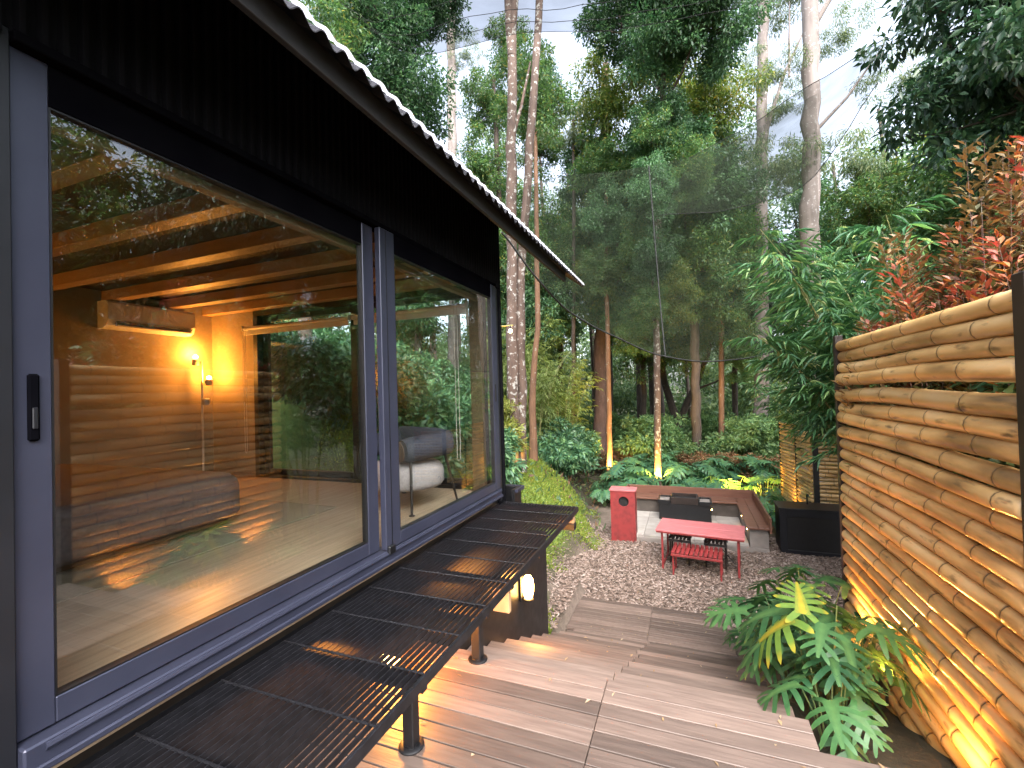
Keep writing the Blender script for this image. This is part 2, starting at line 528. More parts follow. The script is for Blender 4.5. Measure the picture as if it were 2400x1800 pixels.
M['fallen'] = leafmat('fallen_leaf', [(0, (0.30, 0.22, 0.13)), (0.5, (0.20, 0.12, 0.05)), (1, (0.40, 0.33, 0.22))], 0.7, 0.2)
M['leaf_lime'] = leafmat('leaf_lime', [(0, (0.13, 0.17, 0.035)), (0.5, (0.22, 0.26, 0.06)), (1, (0.34, 0.33, 0.10))], 0.45, 0.4)
M['leaf_litter'] = leafmat('leaf_litter', [(0, (0.042, 0.090, 0.036)), (0.45, (0.090, 0.150, 0.053)), (0.7, (0.150, 0.195, 0.068)), (0.85, (0.180, 0.105, 0.053)), (1, (0.120, 0.075, 0.045))], 0.6, 0.3)
M['leaf_rust'] = leafmat('leaf_rust', [(0, (0.135, 0.128, 0.053)), (0.5, (0.225, 0.150, 0.068)), (1, (0.360, 0.150, 0.090))], 0.5, 0.35)
M['moss'] = leafmat('moss_leaf', [(0, (0.09, 0.15, 0.024)), (0.5, (0.17, 0.24, 0.036)), (0.92, (0.27, 0.31, 0.055)), (1, (0.26, 0.17, 0.06))], 0.6, 0.45)


def philo_mat(name, c1, c2, edge=None):
    m, n, l, b = nodes_of(name)
    oi = n.new('ShaderNodeObjectInfo')
    r = ramp(n, [(0, c1), (1, c2)])
    l.new(oi.outputs['Random'], r.inputs['Fac'])
    at = n.new('ShaderNodeAttribute'); at.attribute_name = 'rib'
    mx = n.new('ShaderNodeMix'); mx.data_type = 'RGBA'
    l.new(at.outputs['Fac'], mx.inputs['Factor'])
    l.new(r.outputs['Color'], mx.inputs[6])
    mx.inputs[7].default_value = (*(edge or (0.10, 0.20, 0.06)), 1)
    tc = n.new('ShaderNodeTexCoord')
    nz = n.new('ShaderNodeTexNoise'); nz.inputs['Scale'].default_value = 14
    l.new(tc.outputs['Object'], nz.inputs['Vector'])
    hs = n.new('ShaderNodeHueSaturation')
    mr = n.new('ShaderNodeMapRange'); mr.inputs['To Min'].default_value = 0.7; mr.inputs['To Max'].default_value = 1.3
    l.new(nz.outputs['Fac'], mr.inputs['Value']); l.new(mr.outputs[0], hs.inputs['Value'])
    l.new(mx.outputs[2], hs.inputs['Color'])
    l.new(hs.outputs['Color'], b.inputs['Base Color'])
    b.inputs['Roughness'].default_value = 0.4
    b.inputs['Specular IOR Level'].default_value = 0.35
    trn = n.new('ShaderNodeBsdfTranslucent'); l.new(hs.outputs['Color'], trn.inputs['Color'])
    mix = n.new('ShaderNodeMixShader'); mix.inputs['Fac'].default_value = 0.25
    l.new(b.outputs[0], mix.inputs[1]); l.new(trn.outputs[0], mix.inputs[2])
    l.new(mix.outputs[0], n['Material Output'].inputs['Surface'])
    return m


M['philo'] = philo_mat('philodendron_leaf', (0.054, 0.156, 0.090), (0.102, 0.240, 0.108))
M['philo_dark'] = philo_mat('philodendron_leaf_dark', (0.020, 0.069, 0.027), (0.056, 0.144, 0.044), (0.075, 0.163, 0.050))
M['philo_yellow'] = philo_mat('philodendron_leaf_yellowing', (0.11, 0.20, 0.035), (0.13, 0.22, 0.04), (0.40, 0.31, 0.025))
M['stalk'] = pmat('green_stalk', (0.10, 0.15, 0.05), (0.07, 0.11, 0.035), 10, 0.5)

# bamboo culm: tan skin with stains; the joints carry a dark line (attribute 'ring')
m, n, l, b = nodes_of('bamboo_culm')
tc = n.new('ShaderNodeTexCoord'); oi = n.new('ShaderNodeObjectInfo')
mp = n.new('ShaderNodeMapping'); mp.inputs['Scale'].default_value = (1, .22, 1)
cb = n.new('ShaderNodeCombineXYZ')
for i in range(3): l.new(oi.outputs['Random'], cb.inputs[i])
ma = n.new('ShaderNodeVectorMath'); ma.operation = 'MULTIPLY_ADD'; ma.inputs[1].default_value = (31, 57, 83)
l.new(tc.outputs['Object'], mp.inputs['Vector']); l.new(cb.outputs[0], ma.inputs[0]); l.new(mp.outputs[0], ma.inputs[2])
nz = n.new('ShaderNodeTexNoise'); nz.inputs['Scale'].default_value = 7; nz.inputs['Detail'].default_value = 6
l.new(ma.outputs[0], nz.inputs['Vector'])
r = ramp(n, [(0.22, (0.10, 0.06, 0.028)), (0.36, (0.36, 0.205, 0.075)), (0.50, (0.58, 0.36, 0.14)), (0.75, (0.66, 0.46, 0.235))])
l.new(nz.outputs['Fac'], r.inputs['Fac'])
n2 = n.new('ShaderNodeTexNoise'); n2.inputs['Scale'].default_value = 26; n2.inputs['Detail'].default_value = 5
l.new(ma.outputs[0], n2.inputs['Vector'])
mr = n.new('ShaderNodeMapRange'); mr.inputs['From Min'].default_value = .60; mr.inputs['From Max'].default_value = .74
l.new(n2.outputs['Fac'], mr.inputs['Value'])
mxs = n.new('ShaderNodeMix'); mxs.data_type = 'RGBA'
l.new(mr.outputs[0], mxs.inputs['Factor']); l.new(r.outputs['Color'], mxs.inputs[6]); mxs.inputs[7].default_value = (0.11, 0.065, 0.03, 1)
at = n.new('ShaderNodeAttribute'); at.attribute_name = 'ring'
mxr = n.new('ShaderNodeMix'); mxr.data_type = 'RGBA'
l.new(at.outputs['Fac'], mxr.inputs['Factor']); l.new(mxs.outputs[2], mxr.inputs[6]); mxr.inputs[7].default_value = (0.055, 0.03, 0.015, 1)
hs = n.new('ShaderNodeHueSaturation')
mv = n.new('ShaderNodeMapRange'); mv.inputs['To Min'].default_value = .68; mv.inputs['To Max'].default_value = 1.22
l.new(oi.outputs['Random'], mv.inputs['Value']); l.new(mv.outputs[0], hs.inputs['Value']); l.new(mxr.outputs[2], hs.inputs['Color'])
l.new(hs.outputs['Color'], b.inputs['Base Color'])
b.inputs['Roughness'].default_value = 0.28
M['bamboo'] = m

# ground sheet: wood mulch soil, moss on the bank (attribute 'moss'), dark leaf litter (attribute 'litter')
m, n, l, b = nodes_of('ground_soil')
tc = n.new('ShaderNodeTexCoord')
nz = n.new('ShaderNodeTexNoise'); nz.inputs['Scale'].default_value = 9; nz.inputs['Detail'].default_value = 10; nz.inputs['Roughness'].default_value = .7
l.new(tc.outputs['Object'], nz.inputs['Vector'])
r1 = ramp(n, [(.3, (0.11, 0.08, 0.062)), (.7, (0.20, 0.155, 0.125))]); l.new(nz.outputs['Fac'], r1.inputs['Fac'])
r2 = ramp(n, [(.3, (0.06, 0.11, 0.02)), (.55, (0.13, 0.19, 0.034)), (.75, (0.15, 0.12, 0.05))]); l.new(nz.outputs['Fac'], r2.inputs['Fac'])
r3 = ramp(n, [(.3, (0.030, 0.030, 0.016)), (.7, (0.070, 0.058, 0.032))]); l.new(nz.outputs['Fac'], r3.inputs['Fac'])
a1 = n.new('ShaderNodeAttribute'); a1.attribute_name = 'moss'
a2 = n.new('ShaderNodeAttribute'); a2.attribute_name = 'litter'
x1 = n.new('ShaderNodeMix'); x1.data_type = 'RGBA'; x2 = n.new('ShaderNodeMix'); x2.data_type = 'RGBA'
l.new(a2.outputs['Fac'], x1.inputs['Factor']); l.new(r1.outputs['Color'], x1.inputs[6]); l.new(r3.outputs['Color'], x1.inputs[7])
l.new(a1.outputs['Fac'], x2.inputs['Factor']); l.new(x1.outputs[2], x2.inputs[6]); l.new(r2.outputs['Color'], x2.inputs[7])
l.new(x2.outputs[2], b.inputs['Base Color']); b.inputs['Roughness'].default_value = .95
bp = n.new('ShaderNodeBump'); bp.inputs['Strength'].default_value = .8; bp.inputs['Distance'].default_value = .04
l.new(nz.outputs['Fac'], bp.inputs['Height']); l.new(bp.outputs[0], b.inputs['Normal'])
M['ground'] = m

m, n, l, b = nodes_of('wood_chip')
g = n.new('ShaderNodeNewGeometry')
r = ramp(n, [(0, (0.065, 0.043, 0.031)), (.35, (0.185, 0.130, 0.102)), (.75, (0.275, 0.205, 0.168)), (1, (0.40, 0.325, 0.28))])
l.new(g.outputs['Random Per Island'], r.inputs['Fac']); l.new(r.outputs['Color'], b.inputs['Base Color'])
b.inputs['Roughness'].default_value = .85
M['chip'] = m

# ------------------------------------------------------------------ terrain
XB = ([4.0, 5.0, 6.6, 8.0, 8.9, 9.7, 11.6, 14.0, 18.0, 30.0, 80.0], [-1.6, -1.75, -2.0, -2.35, -1.85, -1.98, -2.5, -3.1, -4.3, -7.0, -9.0])


def sm(x, a, b):
    t = np.clip((x - a) / (b - a), 0, 1)
    return t * t * (3 - 2 * t)


def hgt(x, y):
    x = np.asarray(x, float); y = np.asarray(y, float)
    xb = np.interp(y, *XB)
    s = np.maximum(0, xb - x)
    hill = (2.3 * (1 - np.exp(-s / 1.5)) + 0.30 * np.maximum(0, s - 1.5)) * sm(y, 4.7, 5.9)
    hill = np.minimum(hill, 9.0)
    ramp_ = np.clip(1.25 - 0.466 * (y - 2.6), 0, 1.25)
    bed = np.where(y < 5, np.clip(1.36 - .30 * (y - 2.5), 0, 1.36), .61 * (1 - sm(y, 5, 6.4)))
    k = sm(x, 0.44, 0.52)
    low = ramp_ * (1 - k) + np.maximum(bed, 0) * k
    low = np.where(x < -1.6, 0.3 + 0 * low, low)
    low = low * (y < 7)
    bump = 0.03 * np.sin(2.1 * x + .7 * y) * np.sin(1.7 * y - .6 * x) + .02 * np.sin(5.3 * x + 1.1) * np.sin(4.7 * y)
    far = sm(y, 13, 40)
    return hill + low + bump * (0.35 + sm(s, 0.1, 1) + far) + 0.5 * far * np.sin(.21 * x + .3) * np.sin(.17 * y)


def axis(lo, hi, a, b, fine, n):
    f = np.arange(a, b + 1e-6, fine)
    l_ = a - np.geomspace(fine, a - lo, n)[::-1]
    r_ = b + np.geomspace(fine, hi - b, n)
    return np.concatenate([l_, f, r_])


xs = axis(-260, 260, -9, 5, .14, 24)
ys = axis(-120, 400, 1, 17, .14, 26)
gx, gy = np.meshgrid(xs, ys)
gz = hgt(gx, gy)
V = np.stack([gx, gy, gz], -1).reshape(-1, 3)
nx_, ny_ = len(xs), len(ys)
i0 = (np.arange(ny_ - 1)[:, None] * nx_ + np.arange(nx_ - 1)[None, :]).ravel()
F = np.stack([i0, i0 + 1, i0 + 1 + nx_, i0 + nx_], -1)
s_ = np.interp(V[:, 1], *XB) - V[:, 0]
wob = .18 * np.sin(3.1 * V[:, 1] + 1.3 * V[:, 0]) + .12 * np.sin(7.7 * V[:, 1])
moss = sm(s_ + wob, 0.0, 0.3) * (1 - sm(V[:, 1] + 2 * wob, 10.2, 11.8)) * sm(V[:, 1], 4.6, 5)
lit = np.maximum(sm(V[:, 1], 11.9, 12.5), sm(s_ + wob, -.35, 0.1))
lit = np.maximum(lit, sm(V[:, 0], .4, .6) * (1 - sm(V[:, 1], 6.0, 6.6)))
me = raw_mesh('ground', V, F, M['ground'], 180, {'moss': moss, 'litter': lit})
ground = link_mesh('ground', me)
tag(ground, kind='structure')


# leaf / blade clouds -------------------------------------------------
def leaf_cloud(name, P, D, N, L, W, mat, fold=0.15, tip=None, droop=0.1):
    P = np.asarray(P); n_ = len(P)
    D = nrm(D); S_ = nrm(np.cross(D, N)); N = nrm(np.cross(S_, D))
    L = np.broadcast_to(L, (n_,))[:, None]; W = np.broadcast_to(W, (n_,))[:, None]
    a = P
    b_ = P + D * L * .45 + S_ * W * .5 + N * W * fold
    c_ = P + D * L - N * L * droop
    d_ = P + D * L * .45 - S_ * W * .5 + N * W * fold
    V = np.stack([a, b_, c_, d_], 1).reshape(-1, 3)
    i = np.arange(n_)[:, None] * 4
    F = np.concatenate([i + [0, 2, 1], i + [0, 3, 2]], 1).reshape(-1, 3)
    at = {'tip': np.repeat(tip, 4)} if tip is not None else None
    return raw_mesh(name, V, F, mat, None, at)


def rnd_dir(n_):
    return nrm(rng.normal(size=(n_, 3)))


# wood chips on the yard
n_ch = 34000
cx = rng.uniform(-2.5, 3.4, n_ch); cy = rng.uniform(5.2, 10.6, n_ch)
keep = (np.interp(cy, *XB) - cx < 0.05 + rng.normal(0, .12, n_ch)) & ~((cx > -1.6) & (cx < .48) & (cy < 6.6)) \
    & ~((cx > -1.5) & (cx < 1.3) & (cy > 9.62))
keep &= ~((cx > .4) & (cy < 6.2))
cx, cy = cx[keep], cy[keep]
n_ch = len(cx)
ang = rng.uniform(0, 2 * np.pi, n_ch); tl = rng.normal(0, .28, (n_ch, 2))
d1 = nrm(np.stack([np.cos(ang), np.sin(ang), tl[:, 0]], -1)); d2 = nrm(np.stack([-np.sin(ang), np.cos(ang), tl[:, 1]], -1))
d3 = np.cross(d1, d2)
hl = rng.uniform(.012, .045, n_ch)[:, None]; hw = rng.uniform(.006, .016, n_ch)[:, None]; hh = rng.uniform(.002, .005, n_ch)[:, None]
ctr = np.stack([cx, cy, hgt(cx, cy) + rng.uniform(.004, .03, n_ch)], -1)
corn = []
for sx, sy in ((-1, -1), (1, -.6), (1, .6), (-1, 1)):
    corn.append(ctr + d1 * hl * sx + d2 * hw * sy - d3 * hh)
for sx, sy in ((-1, -1), (1, -.6), (1, .6), (-1, 1)):
    corn.append(ctr + d1 * hl * sx + d2 * hw * sy + d3 * hh)
V = np.stack(corn, 1).reshape(-1, 3)
i = np.arange(n_ch)[:, None] * 8
F = np.concatenate([i + q for q in ([4, 5, 6, 7], [0, 1, 5, 4], [1, 2, 6, 5], [2, 3, 7, 6], [3, 0, 4, 7])], 1).reshape(-1, 4)
chips = link_mesh('wood_chip_mulch', raw_mesh('wood_chip_mulch', V, F, M['chip']))
tag(chips, 'pale wood chips covering the yard around the red table', 'mulch', kind='stuff')

# moss and short creeping grass on the bank
n_m = 110000
mx_ = rng.uniform(-5.5, -1.4, n_m); my_ = rng.uniform(4.9, 11.8, n_m)
ss = np.interp(my_, *XB) - mx_
keep = (ss + .18 * np.sin(3.1 * my_ + 1.3 * mx_) + rng.normal(0, .06, n_m) > 0.0) & (rng.uniform(size=n_m) < .95 - .6 * sm(my_, 9.5, 11.8))
mx_, my_ = mx_[keep], my_[keep]; n_m = len(mx_)
P = np.stack([mx_, my_, hgt(mx_, my_)], -1)
D = rnd_dir(n_m) * .8 + np.array([0, 0, .75])
me = leaf_cloud('bank_moss', P, D, rnd_dir(n_m), rng.uniform(.025, .07, n_m), rng.uniform(.012, .03, n_m), M['moss'])
tag(link_mesh('bank_moss', me), 'yellow green moss and creeping grass over the sloping bank beside the house', 'moss', kind='stuff')

# leaf litter and weeds on the forest floor and hillside
n_m = 26000
mx_ = rng.uniform(-12, 9, n_m); my_ = rng.uniform(5.2, 30, n_m)
ss = np.interp(my_, *XB) - mx_
keep = ((ss > -.3) & (my_ > 10)) | ((my_ > 12.6) & (mx_ < 5)) | ((ss > .6) & (my_ > 5.6)) 
mx_, my_ = mx_[keep], my_[keep]; n_m = len(mx_)
P = np.stack([mx_, my_, hgt(mx_, my_)], -1)
me = leaf_cloud('forest_litter', P, rnd_dir(n_m) + np.array([0, 0, .5]), rnd_dir(n_m), rng.uniform(.06, .24, n_m), rng.uniform(.03, .08, n_m), M['leaf_litter'])
tag(link_mesh('forest_litter', me), 'low green weeds and brown leaf litter under the trees', 'leaf litter', kind='stuff')

# ------------------------------------------------------------------ timber deck, steps, landing
_cache = {}


def piece(name, dims, mat, parent, loc, rot=0.0, c=0.0018):
    key = (name, tuple(round(d, 3) for d in dims), mat.name)
    if key not in _cache:
        mb = MB(); dx, dy, dz = dims
        mb.box(-dx / 2, dx / 2, -dy / 2, dy / 2, -dz / 2, dz / 2, c)
        _cache[key] = raw_mesh(name, np.array(mb.v), mb.f, mat, 30)
    o = link_mesh(name, _cache[key], parent, loc)
    o.rotation_euler.z = rot
    return o


deck = empty('timber_deck', (-.5, 1.4, 1.6)); tag(deck, kind='structure')
PW = 0.1005
y = 2.51
row = 0
while y > -0.4:
    yc = y - PW / 2
    xr = 0.485 if y > 2.32 else 1.16
    for x0, x1 in ((-1.98, -.462), (-.458, xr)):
        zz = 1.6 - .0125 + R.uniform(-.0015, .0015)
        piece('plank', (x1 - x0, PW - .0075, .025), M['deck'], deck, ((x0 + x1) / 2, yc, zz))
    y -= PW
    row += 1
for xx in (-1.9, -.46, .44):
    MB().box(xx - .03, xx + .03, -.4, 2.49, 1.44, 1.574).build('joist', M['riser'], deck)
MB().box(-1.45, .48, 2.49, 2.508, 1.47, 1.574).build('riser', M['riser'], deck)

steps = empty('timber_steps', (-.5, 2.6, 1.2)); tag(steps, kind='structure')
NT, TR, RI = 10, .316, .1465
for k in range(NT):
    zt = 1.6 - RI * (k + 1)
    y0 = 2.51 + TR * k
    for j in range(3):
        yc = y0 + TR / 3 * (j + .5)
        jx = -.47 + (-.05 if k > 4 else 0)
        for x0, x1 in ((-1.452, jx - .002), (jx + .002, .47)):
            piece('plank', (x1 - x0, TR / 3 - .0075, .025), M['deck'], steps, ((x0 + x1) / 2, yc, zt - .0125 + R.uniform(-.001, .001)))
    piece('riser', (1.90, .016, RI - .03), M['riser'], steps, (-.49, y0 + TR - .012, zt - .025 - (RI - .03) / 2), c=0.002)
yl = 2.51 + TR * NT
for j in range(9):
    for x0, x1 in ((-1.55, -.552), (-.548, .42)):
        piece('plank', (x1 - x0, PW - .0075, .025), M['deck'], steps, ((x0 + x1) / 2, yl + PW * (j + .5), .125 + R.uniform(-.001, .001)))
for xx in (-1.5, .38):
    MB().box(xx - .03, xx + .03, yl, yl + .9, 0.0, .112).build('bearer', M['riser'], steps)
MB().box(-1.54, .41, yl + .885, yl + .9, 0.0, .112).build('riser', M['riser'], steps)

P = []
for _ in range(130):
    x = R.uniform(-1.4, 1.0); y_ = R.uniform(1.6, 6.6)
    if y_ < 2.5: z = 1.6
    elif y_ < 2.51 + TR * NT: z = 1.6 - RI * (int((y_ - 2.51) / TR) + 1)
    else: z = .14
    if y_ > 2.3 and x > .44: continue
    P.append((x, y_, z + .004))
P = np.array(P); n_l = len(P)
D = rnd_dir(n_l) * np.array([1, 1, .12])
me = leaf_cloud('fallen_leaves', P, D, rng.normal(0, .15, (n_l, 3)) + np.array([0, 0, 1.]), rng.uniform(.012, .055, n_l), rng.uniform(.008, .022, n_l), M['fallen'], fold=.25, droop=.02)
tag(link_mesh('fallen_leaves', me), 'tiny fallen leaves scattered over the deck boards and steps', 'fallen leaves', kind='stuff')

# ------------------------------------------------------------------ house
house = empty('cabin', (-4.2, 2.0, 2.12), 'black cabin with sliding glass front and corrugated roof beside the timber steps', 'house')
XF, XBK, Y0, Y1 = -2.0, -6.42, 0.15, 4.6
# floor, ceiling, walls
MB().box(XBK, XF - .06, Y0, Y1 - .02, 1.95, 2.12).build('floor', M['floor_in'], house)
MB().box(XBK - .12, XF - .01, -1.4, Y1 + .05, 1.72, 1.948).build('floor_slab', M['black'], house)
MB().box(XBK, XF - .06, Y0, Y1 - .02, 4.52, 4.56).build('ceiling', M['ceil_in'], house)
MB().box(XBK - .03, XBK, Y0, Y1 - .02, 2.12, 4.52).build('wall', M['wall_in'], house)
MB().box(XBK, XF - .08, Y0 - .03, Y0, 2.12, 4.52).build('wall', M['wall_in'], house)
MB().box(XBK, -5.56, Y1 - .10, Y1 - .02, 2.12, 4.52).build('wall', M['wall_in'], house)
# outer black shell
MB().box(XBK - .14, XBK - .034, -1.4, Y1 + .06, 1.95, 4.7).build('outer_wall', M['clad'], house)
MB().box(XBK - .03, -5.56, Y1 - .018, Y1 + .06, 1.95, 4.5).build('outer_wall', M['clad'], house)
MB().box(XF - .06, XF + .02, -1.4, .70, 1.75, 4.4).build('outer_wall', M['clad'], house)
MB().box(XBK, XF, -1.4, -1.34, 1.95, 4.7).build('outer_wall', M['clad'], house)
for yj in (.75, 1.36, 2.0, 2.62, 3.24, 3.86, 4.42):
    MB().box(XBK, XF - .07, yj - .06, yj + .06, 4.40, 4.518, .004).build('joist', M['joist_in'], house)
MB().box(XF - .13, XF - .075, .72, 4.5, 4.185, 4.23, .003).build('trim', M['trim'], house)
MB().box(XBK, -5.56, Y1 - .112, Y1 - .101, 2.12, 2.18, .002).build('skirting', M['trim'], house)
# lintel above the door and below the sill
MB().box(XF - .07, XF + .015, .70, 4.66, 4.40, 4.70).build('lintel', M['clad'], house)
MB().box(XF - .05, XF - .012, -1.4, 4.66, .9, 1.715).build('plinth', M['black'], house)

# corrugated black cladding above the doors (ridged sheet)
def wave_sheet(x, y0, y1, z0, z1, pitch, depth):
    vs = []; fs = []
    n_ = int(round((y1 - y0) / pitch))
    prof = [(0, 0), (.22, 0), (.36, 1), (.64, 1), (.78, 0)]
    k = 0
    for i_ in range(n_):
        for u, d in prof:
            yy = y0 + (i_ + u) * pitch
            vs += [(x + d * depth, yy, z0), (x + d * depth, yy, z1)]
            k += 1
    for i_ in range(k - 1):
        fs.append((2 * i_, 2 * i_ + 2, 2 * i_ + 3, 2 * i_ + 1))
    return vs, fs


vs, fs = wave_sheet(XF + .018, -1.4, 4.74, 4.37, 5.12, .055, .022)
MB().poly(vs, fs).build('corrugated_cladding', M['clad'], house, smooth=20)
MB().box(XF - .06, XF + .03, 4.728, 4.772, 1.75, 5.08, .003).build('corner_post', M['clad'], house)
MB().box(XF - .02, XF + .03, 4.605, 4.664, 1.98, 4.36, .003).build('jamb', M['alu_dark'], house)
MB().box(XF - .04, XF + .024, .705, .748, 2.03, 4.40, .003).build('jamb', M['alu_dark'], house)

# roof: dark corrugated sheets on black soffit, with a translucent pale eave strip
def eave_wave(x, sl, y0, y1, pitch, amp, w_in, w_out, z, th):
    vs = []; fs = []
    nseg = int((y1 - y0) / pitch * 10)
    for i_ in range(nseg + 1):
        yy = y0 + (y1 - y0) * i_ / nseg
        dz = amp * math.sin(2 * math.pi * (yy - y0) / pitch)
        vs += [(x + w_out, yy, z + dz - sl * w_out), (x - w_in, yy, z + dz + sl * w_in),
               (x + w_out, yy, z + dz - sl * w_out + th), (x - w_in, yy, z + dz + sl * w_in + th)]
    for i_ in range(nseg):
        a, b_ = 4 * i_, 4 * i_ + 4
        fs += [(a, b_, b_ + 1, a + 1), (a + 2, a + 3, b_ + 3, b_ + 2), (a, a + 2, b_ + 2, b_)]
    fs += [(0, 1, 3, 2), (4 * nseg, 4 * nseg + 2, 4 * nseg + 3, 4 * nseg + 1)]
    return vs, fs


SL = .75
RX = -4.2
RZ = 4.725 + SL * (-1.40 - RX)
vs, fs = eave_wave(-1.40, SL, -1.6, 4.80, .121, .022, -1.40 - RX, .035, 4.725, .006)
roof = MB().poly(vs, fs).build('roof', M['fascia'], house, smooth=50)
# the eave runs on past the end wall as a narrow strip
vs, fs = eave_wave(-1.40, SL, 4.805, 6.5, .121, .022, .30, .035, 4.725, .006)
MB().poly(vs, fs).build('eave_extension', M['fascia'], roof, smooth=50)
vs, fs = eave_wave(-1.40, SL, -1.6, 6.5, .121, .010, .03, .052, 4.757, .004)
MB().poly(vs, fs).build('eave_strip', M['flash'], roof, smooth=50)
MB().box(-1.475, -1.445, -1.6, 5.75, 4.615, 4.735, .003).build('fascia', M['fascia'], roof)
# far slope of the roof, behind the ridge
MB().poly([(RX, -1.6, RZ), (RX, 4.80, RZ), (-6.95, 4.80, RZ - SL * (RX + 6.95)), (-6.95, -1.6, RZ - SL * (RX + 6.95)),
           (RX, -1.6, RZ - .03), (RX, 4.80, RZ - .03), (-6.95, 4.80, RZ - .03 - SL * (RX + 6.95)), (-6.95, -1.6, RZ - .03 - SL * (RX + 6.95))],
          [(0, 1, 2, 3), (7, 6, 5, 4), (1, 5, 6, 2), (0, 3, 7, 4), (2, 6, 7, 3)]).build('rear_slope', M['fascia'], roof)
MB().box(RX - .06, RX + .06, -1.6, 4.80, RZ + .012, RZ + .04, .004).build('ridge_cap', M['fascia'], roof)
# gable wall at the far end and the near end
for yg, nm in ((4.664, 'gable_wall'), (-1.40, 'gable_wall')):
    vs = [(XF + .01, yg, 4.50), (XBK - .13, yg, 4.50), (XBK - .13, yg, 4.95), (RX, yg, RZ - .10), (XF + .01, yg, 5.09)]
    vs += [(p[0], p[1] + .06, p[2]) for p in vs]
    MB().poly(vs, [(0, 1, 2, 3, 4), (9, 8, 7, 6, 5)] + [(i_, i_ + 5, (i_ + 1) % 5 + 5, (i_ + 1) % 5) for i_ in range(5)]).build(nm, M['clad'], house)
MB().box(XF - .06, XF + .012, -1.34, 4.66, 4.702, 5.09).build('upper_wall', M['clad'], house)


# sliding doors in the front
def sash(parent, x, y0, y1, z0, z1, st_l, st_r, rail_b, rail_t, th, name, mat, glass_in=.012):
    p = MB().box(x - th, x, y0, y0 + st_l, z0, z1, .004).box(x - th, x, y1 - st_r, y1, z0, z1, .004) \
        .box(x - th + .001, x - .001, y0 + st_l, y1 - st_r, z0, z0 + rail_b, .004) \
        .build(name, mat, parent)
    MB().box(x - th + .001, x - .001, y0 + st_l, y1 - st_r, z1 - rail_t, z1, .004).build('top_rail_shaded', M['matte_black'], p)  # black instead of the frame colour: roof shade painted on the rail
    xc = x - th / 2
    MB().box(xc - .003, xc + .003, y0 + st_l - .01, y1 - st_r + .01, z0 + rail_b - .01, z1 - rail_t + .01).build('pane', M['glass'], p)
    g_ = .006
    MB().box(x - th - .001, x - .004, y0 + st_l, y0 + st_l + g_, z0 + rail_b, z1 - rail_t) \
        .box(x - th - .001, x - .004, y1 - st_r - g_, y1 - st_r, z0 + rail_b, z1 - rail_t) \
        .box(x - th - .001, x - .004, y0 + st_l + g_, y1 - st_r - g_, z0 + rail_b, z0 + rail_b + g_) \
        .box(x - th - .001, x - .004, y0 + st_l + g_, y1 - st_r - g_, z1 - rail_t - g_, z1 - rail_t).build('gasket', M['black'], p)
    return p


dl = sash(house, -1.998, .75, 2.545, 2.135, 4.36, .10, .11, .085, .145, .045, 'sliding_door', M['alu'])
MB().box(-1.999, -1.985, .785, .815, 3.08, 3.30, .006).build('handle', M['matte_black'], dl)
MB().box(-1.984, -1.978, .793, .807, 3.12, 3.19, .003).build('latch', M['alu_dark'], dl)
dr = sash(house, -1.945, 2.55, 4.565, 2.135, 4.36, .165, .13, .085, .145, .045, 'sliding_door', M['alu'])
MB().box(-1.946, -1.938, 4.47, 4.50, 3.09, 3.28, .004).build('handle', M['black'], dr)
MB().box(-1.9455, -1.942, 2.612, 2.618, 2.14, 4.355).build('groove', M['black'], dr)
MB().box(-1.955, -1.925, 2.56, 2.63, 2.10, 2.16, .006).build('stop_block', M['black'], dr)
# sill with bead and head track
sill = MB().box(-2.06, -1.945, .75, 4.60, 2.035, 2.128, .006).build('sill', M['alu'], house)
MB().tube([(-1.945, .80, 2.107), (-1.945, 4.58, 2.107)], .012, 8).build('bead', M['alu'], sill)
MB().box(-1.945, -1.93, .77, 4.60, 2.036, 2.062, .005).build('drip_edge', M['alu'], sill)
MB().box(-2.06, -1.955, .75, 4.60, 4.363, 4.398, .004).build('head_track', M['matte_black'], house)


# end wall glazing (sliding windows on the far side)
def sash_y(parent, y, x0, x1, z0, z1, st, rb, th, name, mat):
    p = MB().box(x0, x0 + st, y - th, y, z0, z1, .004).box(x1 - st, x1, y - th, y, z0, z1, .004) \
        .box(x0 + st, x1 - st, y - th + .001, y - .001, z0, z0 + rb, .004).box(x0 + st, x1 - st, y - th + .001, y - .001, z1 - rb, z1, .004).build(name, mat, parent)
    MB().box(x0 + st - .01, x1 - st + .01, y - th / 2 - .003, y - th / 2 + .003, z0 + rb - .01, z1 - rb + .01).build('pane', M['glass'], p)
    return p


w1 = sash_y(house, 4.60, -5.47, -3.78, 2.16, 4.33, .10, .07, .05, 'end_window', M['alu_dark'])
w2 = sash_y(house, 4.545, -3.90, -2.06, 2.16, 4.33, .10, .07, .05, 'end_window', M['alu_dark'])
MB().box(-5.555, -5.475, 4.47, 4.66, 2.12, 4.46, .004).build('window_jamb', M['black'], house)
MB().box(-5.475, -2.06, 4.47, 4.66, 2.122, 2.158, .003).build('window_sill', M['black'], house)
MB().box(-5.475, -2.06, 4.47, 4.66, 4.332, 4.52, .003).build('window_head', M['black'], house)
MB().box(-2.20, -2.062, 4.40, 4.46, 2.13, 4.33, .003).build('inner_post', M['joist'], house)

# plinth beside the steps, carrying the wall lamp
MB().box(-1.99, -1.456, 2.62, 4.60, .02, 1.70, .004).build('side_plinth', M['black'], house)
